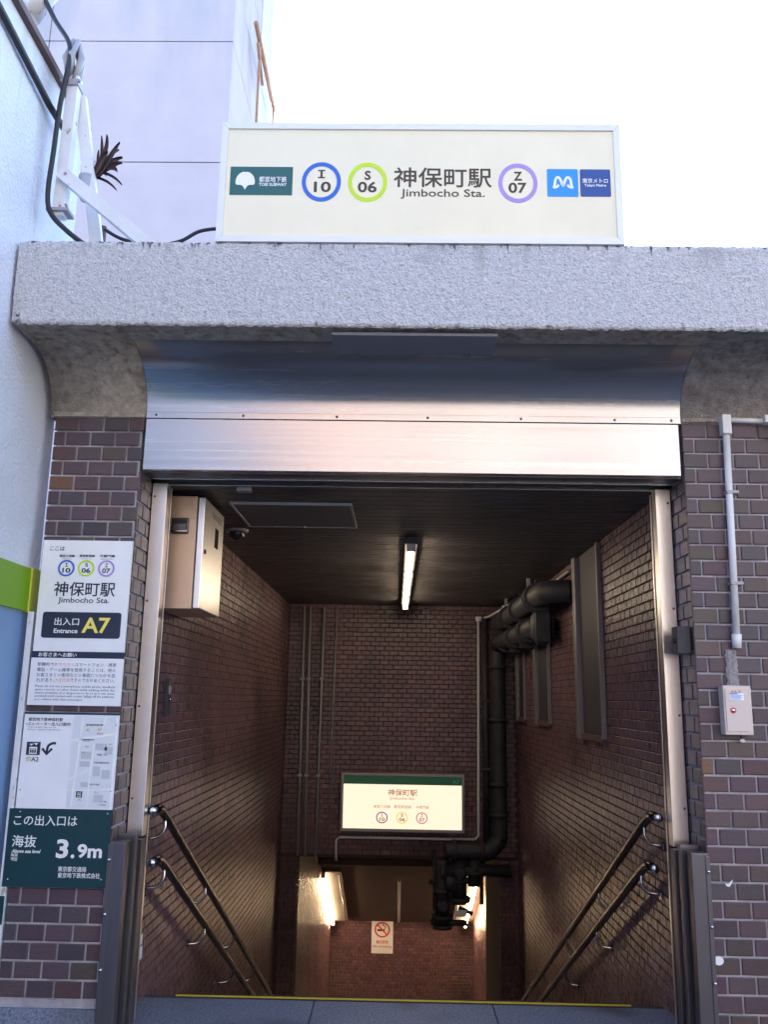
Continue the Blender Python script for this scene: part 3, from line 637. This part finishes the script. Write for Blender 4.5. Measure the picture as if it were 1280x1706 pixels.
ribbon([(A_[0],A_[2]+ah*.5),(A_[0]+aw*.37,A_[2]+ah*.06),(A_[0]+aw*.74,A_[2]+ah*.5)], .0105, Yp-.0004, NAVY, s3, 'arrow_head')
text('出口', (-1.5737,-1.5525,1.1235,1.1343), Yp, OLIVE, s3, .01, res=2); text('EXIT', (-1.5737,-1.5525,1.1165,1.1210), Yp, OLIVE, s3, .01, res=1, t=.0008); text('A2', (-1.5515,-1.5197,1.1157,1.1339), Yp, INK, s3, .012)
# street map: pale blocks and roads, flat print
mpl = plate((-1.384,-1.2,.931,1.3085), Yp+.0006, mat('pale map ground', (.70,.73,.78), .45), s3, 'street_map')
rdm = MB()
for a, b, w_ in (((-1.365,.935),(-1.345,1.30),.008),((-1.384,1.205),(-1.2,1.235),.010),((-1.30,.935),(-1.288,1.19),.006),((-1.384,1.045),(-1.30,1.085),.007),((-1.262,1.24),(-1.245,1.305),.006),((-1.384,1.0),(-1.2,1.005),.004)):
    d = Vector((b[0]-a[0],b[1]-a[1])).normalized()*w_/2; rdm.prism([(a[0]-d.y,a[1]+d.x),(a[0]+d.y,a[1]-d.x),(b[0]+d.y,b[1]-d.x),(b[0]-d.y,b[1]+d.x)], Yp-.0014-random.uniform(0,.0004), Yp-.0008)
rdm.build('roads', WINK, mpl)
for a in ((-1.340,1.13,.045,.03),(-1.340,1.098,.04,.022),(-1.282,1.06,.03,.04),(-1.245,1.05,.036,.035),(-1.280,1.166,.05,.028),(-1.24,1.15,.034,.03),(-1.335,1.20,.03,.012),(-1.33,1.015,.03,.02),(-1.27,.955,.04,.03)): MB().prism([(a[0],a[1]),(a[0]+a[2],a[1]),(a[0]+a[2],a[1]+a[3]),(a[0],a[1]+a[3])], Yp-.0016, Yp-.0008).build('city_block', GREYI, mpl)
for b_, r_, i_ in (('新宿線神保町駅',(-1.3281,-1.2547,1.2661,1.2747),NAVY),('三田線神保町駅',(-1.3523,-1.2881,1.2057,1.2129),NAVY),('神保町一丁目',(-1.2715,-1.2287,1.1448,1.1516),NAVY),('半蔵門線神保町駅',(-1.2809,-1.2158,1.1114,1.1186),NAVY),('駿河台下交差点',(-1.2899,-1.2491,1.0228,1.0302),NAVY),('一ツ橋',(-1.2474,-1.2147,.9549,.9611),NAVY),('千代田通り',(-1.2462,-1.2135,.9413,.9475),NAVY),('A5',(-1.3263,-1.3116,1.2451,1.2545),OLIVE),('A7',(-1.2775,-1.2597,1.2468,1.2566),OLIVE),('A6',(-1.2236,-1.2090,1.1879,1.1968),OLIVE),('A3',(-1.3240,-1.3098,1.1759,1.1853),OLIVE),('A4',(-1.3386,-1.3245,1.1519,1.1608),OLIVE),('A2',(-1.3368,-1.3194,.9606,.9693),OLIVE),('A1',(-1.2681,-1.2528,.9897,.9988),OLIVE)):
    text(b_, r_, Yp-.0018, i_, mpl, .01, res=1, t=.0008)
text('現在地', (-1.2782,-1.2516,1.2300,1.2400), Yp-.0018, PINK, mpl, .01, res=1, t=.0008)
lift((-1.3462,-1.3199,.9726,.9984), s3)
s4 = empty('height_notice', (-1.4,-.01,.615), 'dark green notice giving 3.9m above sea level', 'sign')
plate((-1.622,-1.189,.6155,.9245), Y+.012, GREEN, s4, 'panel', 0, .012)
text('この出入口は', (-1.5981,-1.3306,.8573,.8991), Yp, WINK, s4, .004); text('海抜', (-1.5968,-1.4960,.7716,.8177), Yp, WINK, s4, .012); text('Above sea level', (-1.5957,-1.4731,.7482,.7629), Yp, WINK, s4, .018, shear=.25)
text('海拔', (-1.5972,-1.5677,.7338,.7467), Yp, WINK, s4, .008, res=2); text('해발', (-1.5955,-1.5672,.7167,.7314), Yp, WINK, s4, .008, res=2)
text('3', (-1.4082,-1.3579,.7305,.8058), Yp, WINK, s4, .03); text('.', (-1.3457,-1.3307,.7313,.7467), Yp, WINK, s4, .02); text('9m', (-1.3193,-1.2159,.7326,.7885), Yp, WINK, s4, .03)
text('東京都交通局', (-1.3941,-1.2766,.6787,.6991), Yp, WINK, s4, .008, res=2); text('東京地下鉄株式会社', (-1.3929,-1.2170,.6542,.6751), Yp, WINK, s4, .008, res=2)
for x, z in ((-1.575,.912),(-1.205,.91),(-1.6,.645),(-1.21,.65)): MB().ball((x,Y-.001,z), .0045, 8, 4).build('screw', CHROME, s4)
for x in (-1.585,-1.2):
    for z in (1.0,1.27): MB().ball((x,Y-.001,z), .0028, 8, 4).build('screw', STEEL_D, s3)

# ---- wide pier: conduit, junction box, lock box, mortar patch, small marks
cd = empty('white_conduit', (1.48,-.03,1.64), 'white conduit pipe dropping down the wide brick pier to the mortar patch', 'conduit')
MB().tube([(1.489,-.025,2.61),(1.472,-.025,1.70)], .0155, 12).build('pipe', PIPE_W, cd)
MB().tube([(1.472,-.025,1.70),(1.471,-.022,1.64)], [.021,.019], 10).build('end_fitting', PIPE_W, cd)
for z in (2.33,1.92): MB().box(1.458+(z-1.9)*.02,1.512+(z-1.9)*.02,-.043,0,z-.007,z+.007,.002).build('clamp', PIPE_G, cd)
jb = box('junction_box', PIPE_W, (1.467,1.507,-.05,-.0,2.60,2.69), None, .003, label='small white junction box at the top of the conduit under the concrete', cat='junction box')
MB().tube([(1.507,-.022,2.672),(1.66,-.022,2.668)], .012, 10).build('side_conduit', PIPE_W, jb); box('coupling', PIPE_W, (1.66,1.75,-.05,0,2.655,2.69), jb, c=.003)
mo = MB(); n = 18
for i in range(n+1):
    for j in range(7):
        x = 1.424+.05*j/6; z = 1.478+.155*i/n
        if j in (0,6): x += random.uniform(-.004,.004)
        mo.v.append((x, -.004-(.007 if 0<j<6 and 0<i<n else 0)-random.uniform(0,.004), z))
for i in range(n):
    for j in range(6): a = i*7+j; mo.f.append((a,a+1,a+8,a+7)); mo.sm.append(True)
mo.build('mortar_patch', MORT, label='rough grey mortar strip between the conduit end and the lock box', cat='mortar')
lk = empty('lock_box', (1.445,-.03,1.275), 'beige metal lock box with warning sticker on the wide brick pier', 'box')
MB().box(1.386,1.504,-.055,.0,1.277,1.480,.003).build('case', PINKB, lk); MB().box(1.393,1.487,-.060,-.055,1.292,1.470,.0015).build('door', PINKB, lk)
ring((1.4094,1.4352,1.3648,1.3891), -.060, REDI, lk, .72, 'lock_ring'); MB().ball((1.4223,-.060,1.377), .009, 12, 6, .6).build('lock', CHROME, lk)
plate((1.411,1.470,1.4195,1.4490), -.0602, WHT, lk, 'sticker'); plate((1.412,1.445,1.4445,1.4482), -.0617, BLUE_R, lk, 'sticker_band')
for i, z in enumerate((1.439,1.434,1.429,1.424)): plate((1.416,1.464-.008*(i%2),z,z+.0018), -.0617, SKYB, lk, 'sticker_line')
for i, x in enumerate((1.4235,1.4365,1.4545)): MB().prism([(x-.0055,1.4514),(x+.0055,1.4514),(x,1.4605)], -.0615,-.0602).build('warning_mark', REDI if i == 0 else RUST, lk)
MB().prism([(1.363,.682),(1.37,.672),(1.381,.670),(1.389,.682),(1.396,.698),(1.386,.690),(1.378,.681)], -.003, -.0003).build('torn_sticker', WHT, label='torn scrap of white sticker on the wide brick pier', cat='sticker')
MB().prism([(1.318+.020*math.cos(R(t)),.390+.017*math.sin(R(t))) for t in range(0,360,20)], -.003, -.0003).build('round_sticker', WHT, label='round white sticker low down near the corner of the wide brick pier', cat='sticker')
MB().prism([(1.462,1.252),(1.473,1.244),(1.486,1.246),(1.482,1.258),(1.47,1.26)], -.004, -.0003).build('pale_scrap', PIPE_W, label='pale scrap stuck just under the beige lock box', cat='sticker')
sn = empty('sensor_box', (1.27,.02,1.6), 'small black sensor box on the jamb edge of the wide brick pier', 'sensor')
MB().box(1.232,1.293,.03,.10,1.615,1.735,.004).build('body', IRON, sn); MB().tube([(1.226,.06,1.672),(1.232,.06,1.672)], .012, 10).build('lens', GLASS, sn)

# ---- steel cabinet and small fittings near the entrance
cbn = empty('steel_cabinet', (-1.08,.6,1.815), 'tan steel cabinet with black latch hung high on the tiled wall', 'cabinet')
TAN = mat('warm satin steel', (.62,.44,.32), .36, .35, rvar=.06, var=(4,.9,1.06))
MB().box(XL+.002,-1.014,.42,.9,1.817,2.385,.004).build('case', TAN, cbn)
MB().box(-1.008,-.975,.424,.905,1.82,2.38,.004).build('door', STEEL_V, cbn)
MB().box(-1.014,-1.008,.43,.89,1.83,2.375).build('gasket', BLK, cbn)
MB().box(-1.04,-1.014,.417,.5,2.27,2.36,.002).build('hinge_plate', TAN, cbn)
la = MB().box(-1.135,-1.05,.412,.42,2.19,2.272,.006).build('latch_plate', STEEL_D, cbn)
MB().box(-1.128,-1.058,.404,.412,2.242,2.262,.003).build('latch_bar', BLK, la); MB().tube([(-1.128,.402,2.232),(-1.132,.394,2.2),(-1.054,.394,2.2),(-1.058,.402,2.232)], .005, 8).build('latch_loop', CHROME, la)
MB().box(-.9755,-.973,.69,.77,2.17,2.275).build('window', GLASS, cbn); MB().tube([(-.975,.47,2.11),(-.968,.47,2.11)], .012, 12).build('lock', BLK, cbn)
MB().box(-.9752,-.9738,.60,.84,2.315,2.345).build('name_strip', PIPE_G, cbn)
ac = empty('ceiling_hatch', (-.57,.93,2.4), 'flat rectangular access hatch in the dark ceiling near the cabinet', 'hatch')
MB().box(-.882,-.258,.64,1.235,2.396,2.404,.002).build('panel', CEIL_P, ac)
for b in ((-.895,-.245,.628,.64),(-.895,-.245,1.235,1.247),(-.895,-.882,.64,1.235),(-.258,-.245,.64,1.235)): MB().box(*b,2.392,2.408,.002).build('frame_bar', PIPE_G, ac)
MB().ball((-.56,1.225,2.394), .012, 8, 5).build('catch', CHROME, ac)
dc = empty('dome_camera', (-1.0,1.42,2.38), 'small black dome camera on the ceiling beside the hatch', 'camera')
MB().tube([(-1.0,1.42,2.409),(-1.0,1.42,2.392)], [.075,.066], 20).build('base', PIPE_G, dc); MB().ball((-1.0,1.42,2.388), .05, 16, 8).build('dome', GLASS, dc)
box('ceiling_clip', PIPE_G, (-.795,-.725,.285,.33,2.385,2.41), None, .002, label='small grey clip under the header edge near the cabinet', cat='clip')
ks = empty('key_switch', (-1.17,.7,1.3), 'narrow dark key switch plate low on the tiled wall under the cabinet', 'switch')
MB().box(XL,-1.165,.672,.745,1.30,1.485,.003).build('plate', IRON, ks); MB().box(-1.166,-1.162,.69,.73,1.405,1.45,.001).build('display', PIPE_G, ks); MB().tube([(-1.165,.71,1.38),(-1.155,.71,1.38)], .008, 10).build('button', CHROME, ks); MB().box(-1.166,-1.158,.68,.738,1.45,1.48,.002).build('hood', BROWN, ks)
es = empty('floor_sticker', (-1.18,.54,.18), 'small green and white exit sticker low on the tiled wall', 'sticker')
MB().box(XL,-1.1825,.50,.60,.185,.31).build('panel', GREEN, es); MB().box(-1.1825,-1.1815,.51,.59,.19,.245).build('white_field', WHT, es); MB().box(-1.1825,-1.1812,.52,.58,.255,.30).build('white_field', WHT, es)

# ---- handrails
def handrail(x, side, y0, z0, label):
    h = empty('handrail', (x,y0,z0-1), label, 'handrail', 'handrails along the stairs')
    zr = lambda y: z0-.4926*(y-y0)
    P = [(x,y0-.14,z0+.004),(x,y0-.04,z0+.004),(x,y0+.0,z0-.004),(x,y0+.03,z0-.018)]+[(x,y,zr(y)) for y in (y0+.1,2,4,6,7.6)]
    MB().tube(P, .0205, 14).build('rail', RAILM, h)
    MB().ball((x,y0-.14,z0+.004), .0212, 14, 8, .7).build('end_cap', CHROME, h)
    for k in range(7):
        y = y0+.1+1.03*k; z = zr(y); wx = XL+.001 if side < 0 else XR-.001; dx = x-wx
        pts = sweep([(x,y,z-.018),(x,y-.004,z-.06),(x-dx*.35,y-.01,z-.092),(wx+dx*.12,y-.02,z-.098),(wx,y-.02,z-.098)],5)
        MB().tube(pts, .0075, 8).build('bracket', CHROME, h)
        MB().tube([(wx,y-.02,z-.098),(wx+dx*.06,y-.02,z-.098)], .022, 12).build('rose', RAILM, h)
handrail(-1.095, -1, .42, .884, 'upper steel handrail on the tiled wall below the cabinet')
handrail(-1.095, -1, .46, .655, 'lower steel handrail on the tiled wall below the cabinet')
handrail(1.205, 1, .49, .886, 'upper steel handrail on the tiled wall with steel frames')
handrail(1.205, 1, .58, .652, 'lower steel handrail on the tiled wall with steel frames')

# ---- ceiling tube lamp
tl = empty('tube_lamp', (.085,3.4,2.3), 'long lit fluorescent tube lamp under the dark slatted ceiling', 'lamp')
MB().box(.045,.125,1.56,5.25,2.362,2.405,.004).build('batten', IRON, tl)
for k in range(3):
    MB().tube([(.085,1.62+1.2*k,2.335),(.085,2.78+1.2*k,2.335)], .016, 12).build('tube', TUBE, tl)
for y in (1.58,2.8,4.0,5.2): MB().box(.055,.115,y-.015,y+.018,2.315,2.364,.003).build('holder', PIPE_G, tl)
# ---- stair lamps on the sloping soffit
LAMPP = mat('dusty lamp pan', (.11,.095,.08), .6)
def stair_lamp(x, xe, label):
    s = empty('stair_lamp', (x,9.9,-1.6), label, 'lamp', 'lamps on the sloping soffit'); zl = lambda y: -.214-.5*(y-7.4)
    a, b = min(x,xe)-.03, max(x,xe)+.03
    v = [(X_,y,zl(y)-d) for d in (.004,.05) for y in (8.7,11.0) for X_ in (a,b)]
    MB().add(v, [(0,1,3,2),(4,6,7,5),(0,4,5,1),(2,3,7,6),(0,2,6,4),(1,5,7,3)]).build('reflector', LAMPP, s)
    for y0, y1 in ((8.75,9.85),(9.9,10.98)): MB().tube([(x,y0,zl(y0)-.10),(x,y1,zl(y1)-.10)], .02, 10).build('tube', TUBE_L, s)
    MB().tube([(xe,8.75,zl(8.75)-.075),(xe,10.9,zl(10.9)-.075)], .01, 8).build('guard_rod', CHROME, s)
    for y in (8.73,9.875,11.0): MB().box(x-.025,x+.025,y-.02,y+.02,zl(y)-.125,zl(y)-.045,.003).build('holder', PIPE_G, s)
stair_lamp(-.957, -.745, 'lit slanting tube lamp below the pair of thin grey conduits')
stair_lamp(1.15, .97, 'lit slanting tube lamp beside the black valve pipes')
MB().tube([(.08,8.9,-1.04),(.095,10.9,-2.04)], .02, 8).build('soffit_conduit', PIPE_G, label='single grey conduit down the middle of the sloping soffit', cat='conduit')
MB().box(-1.0,XR,8.35,8.42,-.76,-.6).build('soffit_beam', mat('soffit beam paint', (.12,.08,.065), .6), label='thin cross beam at the top of the sloping soffit', cat='beam')

# ---- lit station sign box inside
Y = 5.52
ib = empty('inner_sign', (.08,5.6,.07), 'lit cream station sign box with green band on the stairwell end wall', 'sign')
bx0,bx1,bz0,bz1 = -.556,.72,.072,.648
MB().box(bx0+.01,bx1-.01,5.54,YB-.01,bz0+.01,bz1-.01).build('case', IRON, ib)
for b in ((bx0,bx1,bz0,bz0+.028),(bx0,bx1,bz1-.028,bz1),(bx0,bx0+.026,bz0+.028,bz1-.028),(bx1-.026,bx1,bz0+.028,bz1-.028)): MB().box(b[0],b[1],5.5,5.56,b[2],b[3],.003).build('frame_bar', PIPE_G, ib)
plate((bx0+.026,bx1-.026,bz0+.028,.535), Y+.006, LITFACE, ib, 'lit_face', 0, .006)
gb = plate((bx0+.026,bx1-.026,.536,bz1-.028), Y+.006, LITGREEN, ib, 'green_band', 0, .006)
text('A7', (.5987,.6706,.5522,.5921), Y-.0002, LITBLUE, gb, .02)
text('神保町駅', (-.0689,.2336,.4254,.4892), Y-.0002, LITINK, ib, .012); text('Jimbocho Sta.', (-.0491,.2089,.3784,.4133), Y-.0002, LITINK, ib, .0)
for b_, r_ in (('都営三田線',(-.2138,-.0416,.2996,.3315)),('都営新宿線',(-.0039,.1720,.3000,.3330)),('半蔵門線',(.2222,.3540,.3007,.3306))): text(b_, r_, Y-.0002, LITINK, ib, res=2)
station_no(ib, Y-.0002, (-.1880,-.0676,.1514,.2657), 'I','10', (-.1387,-.1177,.2180,.2478), (-.1526,-.0987,.1728,.2097), LITRING[0], LITINK, .82)
station_no(ib, Y-.0002, (.0189,.1392,.1516,.2659), 'S','06', (.0662,.0913,.2194,.2492), (.0479,.1106,.1741,.2098), LITRING[1], LITINK, .82)
station_no(ib, Y-.0002, (.2231,.3433,.1529,.2672), 'Z','07', (.2718,.2943,.2195,.2493), (.2546,.3121,.1743,.2100), LITRING[2], LITINK, .82)
ns = empty('no_smoking_sign', (-.17,11.2,-2.58), 'pale no smoking sign with red ring on the landing wall', 'sign')
plate((-.3415,.0033,-2.5852,-2.0734), 11.2, WHT, ns, 'panel', 0, .012); Yn = 11.1878
nr = ring((-.2968,-.0445,-2.3502,-2.1166), Yn, REDI, ns, .80); ribbon([(-.255,-2.155),(-.087,-2.313)], .022, Yn-.0015, REDI, nr, 'bar')
plate((-.25,-.13,-2.255,-2.225), Yn, INK, ns, 'cigarette'); ribbon([(p.x,p.z) for p in sweep([(-.125,0,-2.22),(-.12,0,-2.18),(-.16,0,-2.165),(-.15,0,-2.14)],5)], .012, Yn, INK, ns, 'smoke_mark')
text('構内禁煙', (-.2669,-.0749,-2.4420,-2.3901), Yn, REDI, ns, .01); text('No smoking', (-.3153,-.0176,-2.5091,-2.4622), Yn, REDI, ns, .01)

# ---- conduits and pipes in the stairwell
def conduit(name, pts, r, m, label, cat='conduit', clips=(), seg=8, group=None):
    e = empty(name, pts[0], label, cat, group); MB().tube(pts, r, seg).build('pipe', m, e)
    for p, w_, h_ in clips: MB().box(p[0]-w_,p[0]+w_,p[1]-w_,p[1]+w_,p[2]-h_,p[2]+h_,.002).build('clip', m, e)
yc = YB-.03
conduit('thin_conduit', [(.892,yc,2.27),(.879,yc,.03),(.84,yc,-.01),(-.57,yc,-.012),(-.6,yc,-.04),(-.6,yc,-.24)], .014, PIPE_W, 'thin white conduit framing the inner sign from above, turning beneath it', clips=[((.892,yc,2.27),.028,.025)])
conduit('thin_conduit', [(.892,yc,2.27),(.99,5.5,2.285),(1.1,5.0,2.33),(1.15,4.2,2.345)], .012, PIPE_W, 'short white conduit rising from the end wall towards the black pipes', clips=[((1.1,5.0,2.33),.025,.02)])
for x, x2, dz, lb_ in ((-1.02,-1.0,0,'first from the side wall'),(-.955,-.925,0,'second from the side wall'),(-.80,-.815,.05,'nearest to the inner sign')):
    conduit('thin_conduit', [(x,yc,2.38),(x2,yc,-.2-dz)], .014, PIPE_G, 'thin grey upright conduit on the end wall, '+lb_, clips=[((x+(x2-x)*.3,yc,1.6),.022,.015),((x+(x2-x)*.7,yc,.6),.022,.015)])
conduit('thin_conduit', [(-.66,yc,2.38),(-.69,yc,-.02)], .008, PIPE_G, 'very thin grey wire duct on the end wall left of the sign box')
bp = empty('drain_pipe', (1.08,5.5,-.3), 'thick black drain pipe down the corner beside the lit sign box', 'pipe')
MB().tube(sweep([(1.08,5.35,2.02),(1.08,5.5,1.98),(1.08,5.55,1.85),(1.08,5.55,.2),(1.07,5.55,.02),(.98,5.55,-.09),(.85,5.55,-.10),(.52,5.55,-.10)],6), .085, 16).build('pipe', IRON, bp)
for z in (1.75,1.2,.55,.25): MB().tube([(1.08,5.55,z-.02),(1.08,5.55,z+.02)], .10, 16).build('collar', IRON, bp)
for x in (.9,.62): MB().tube([(x-.02,5.55,-.10),(x+.02,5.55,-.10)], .105, 16).build('collar', IRON, bp)
b2 = empty('thin_black_pipe', (.98,5.6,-.2), 'slim black pipe standing beside the thick drain pipe', 'pipe')
MB().tube([(.955,5.6,2.3),(.955,5.6,-.2)], .035, 12).build('pipe', IRON, b2)
for z in (1.4,.7): MB().box(.91,1.0,5.56,5.66,z-.015,z+.015,.003).build('clip', IRON, b2)
cp = empty('overhead_pipe', (1.12,4,2.2), 'upper thick black pipe running under the ceiling along the tiled wall', 'pipe', 'black pipes under the ceiling')
MB().tube(sweep([(1.285,2.55,2.2),(1.15,2.6,2.2),(1.10,2.75,2.2),(1.10,3.6,2.2),(1.10,5.5,2.2)],6), .085, 16).build('pipe', IRON, cp)
for y in (2.95,3.05,3.9,4.6,4.7,5.3): MB().tube([(1.1,y-.02,2.2),(1.1,y+.02,2.2)], .112, 16).build('flange', IRON, cp)
for y in (3.4,4.9): MB().beam((1.1,y,2.28),(1.1,y,2.41), .03,.012).build('hanger', PIPE_G, cp)
cq = empty('overhead_pipe', (1.12,4.5,2.0), 'lower thick black pipe with valve body along the tiled wall', 'pipe', 'black pipes under the ceiling')
MB().tube(sweep([(1.285,3.2,1.99),(1.17,3.25,1.99),(1.12,3.4,1.99),(1.12,4.2,1.99),(1.08,5.35,2.0)],6), .078, 16).build('pipe', IRON, cq)
for y in (3.55,3.65,4.35,4.45,5.1): MB().tube([(1.12,y-.02,1.99),(1.12,y+.02,1.99)], .105, 16).build('flange', IRON, cq)
MB().tube([(1.15,3.1,2.12),(1.15,3.1,2.06),(1.15,3.1,1.90),(1.15,3.1,1.84)], [.045,.085,.085,.04], 14).build('valve_body', IRON, cq)
for y in (3.06,3.14): MB().tube([(1.15,y,2.12),(1.15,y,2.15)], .014, 8).build('nut', CHROME, cq)
va = empty('valve_pipes', (.6,5.7,-1), 'black valve and pipe cluster hanging over the foot of the stairs', 'valve')
for x, z0, z1, r in ((.50,-.2,-.80,.075),(.67,-.15,-.62,.08),(.83,-.15,-.45,.07),(.58,-.35,-.5,.1)): MB().tube([(x,5.62,z0),(x,5.62,z1)], r, 14).build('pipe', IRON, va)
for x, z, r in ((.50,-.75,.115),(.50,-.84,.10),(.67,-.58,.12),(.67,-.40,.115),(.83,-.32,.105),(.50,-.5,.1)): MB().tube([(x,5.62,z-.018),(x,5.62,z+.018)], r, 16).build('flange', IRON, va)
MB().tube([(.38,5.60,-.8),(.75,5.60,-.8)], .03, 10).build('spindle', IRON, va); MB().box(.62,.74,5.5,5.52,-.72,-.66,.003).build('tag_plate', PIPE_W, va)
MB().tube([(.5,5.62,-.30),(1.2,5.62,-.30)], .06, 12).build('pipe', IRON, va)

for y in (3.0,3.9,4.65): MB().box(1.09,1.2,y-.012,y+.012,1.86,2.34,.003).build('bracket', IRON, cq)
for a_, b_, r_ in (((.5,5.62,-.22),(.5,5.45,-.34),.03),((.67,5.6,-.66),(.80,5.55,-.70),.022),((.36,5.62,-.42),(.64,5.62,-.42),.025),((.9,5.6,-.15),(.9,5.6,-.62),.02),((.42,5.66,-.12),(.42,5.66,-.70),.016)): MB().tube([a_,b_], r_, 10).build('branch_pipe', IRON, va)
for x, z in ((.50,-.62),(.67,-.30)): MB().tube([(x,5.52,z),(x,5.47,z)], [.05,.05], 14).build('hand_wheel', IRON, va)
conduit('thin_conduit', [(1.262,2.5,2.34),(1.262,5.6,2.34)], .012, PIPE_G, 'thin grey conduit high on the tiled wall above the black pipes')
# ---- tall steel frames on the tiled wall
def wall_frame(y0, y1, z0, z1, label):
    f_ = empty('wall_frame', (XR,(y0+y1)/2,z0), label, 'frame', 'steel frames on the tiled wall')
    MB().box(XR-.012,XR,y0+.03,y1-.1,z0+.02,z1,.002).build('dark_panel', IRON, f_)
    MB().box(XR-.045,XR,y1-.1,y1,z0-.02,z1,.004).build('post', FRAMEM, f_)
    MB().box(XR-.03,XR,y0,y0+.03,z0,z1,.003).build('edge_strip', FRAMEM, f_)
    MB().box(XR-.03,XR,y0+.03,y1-.1,z0-.02,z0+.02,.003).build('sill', BROWN, f_)
wall_frame(1.62,2.33,1.18,2.40,'tall steel frame with dark panel on the tiled wall nearest the entrance')
wall_frame(3.5,4.2,1.22,1.9,'steel frame below the black valve body on the tiled wall')
wall_frame(4.9,5.42,1.22,1.88,'steel frame beside the corner drain pipe')

# ---- the sunny side of the street, behind the photographer (it shows in the steel)
def street_house(x0, x1, h, depth, wall, label, rows):
    y1 = -15.; o = MB().box(x0,x1,y1-depth,y1,-.2,h).build('street_house', wall, label=label, cat='building')
    cols = max(2,int((x1-x0)/2.2)); pw = (x1-x0)/cols
    for r in range(rows):
        for c in range(cols):
            z = 1.0+r*(h-1)/rows; wn = MB().box(x0+pw*c+.35,x0+pw*(c+1)-.35,y1-.05,y1+.03,z,z+(h/rows)*.52).build('window', GLASS, o)
    MB().box(x0-.1,x1+.1,y1-.05,y1+.35,h-.25,h+.1).build('cornice', STUCCO, o)
CRM = mat('sunny cream render', (.74,.60,.50), .85); PCH = mat('peach tile facade', (.70,.46,.38), .8); WHF = mat('white tile facade', (.75,.72,.66), .7); GRF = mat('grey facade', (.4,.4,.4), .7)
street_house(-19,-11,11,9,GRF,'grey house across the street, mirrored in the steel header',4)
street_house(-6.2,-1.2,12,9,PCH,'peach tiled house across the street, mirrored in the steel header',4)
street_house(-1,5.5,14.5,9,CRM,'tall cream house across the street, mirrored in the steel header',5)
street_house(5.8,13,10.5,9,WHF,'white tiled house across the street, mirrored in the steel header',4)
street_house(13.4,22,13,9,PCH,'wide peach house across the street, mirrored in the steel header',4)
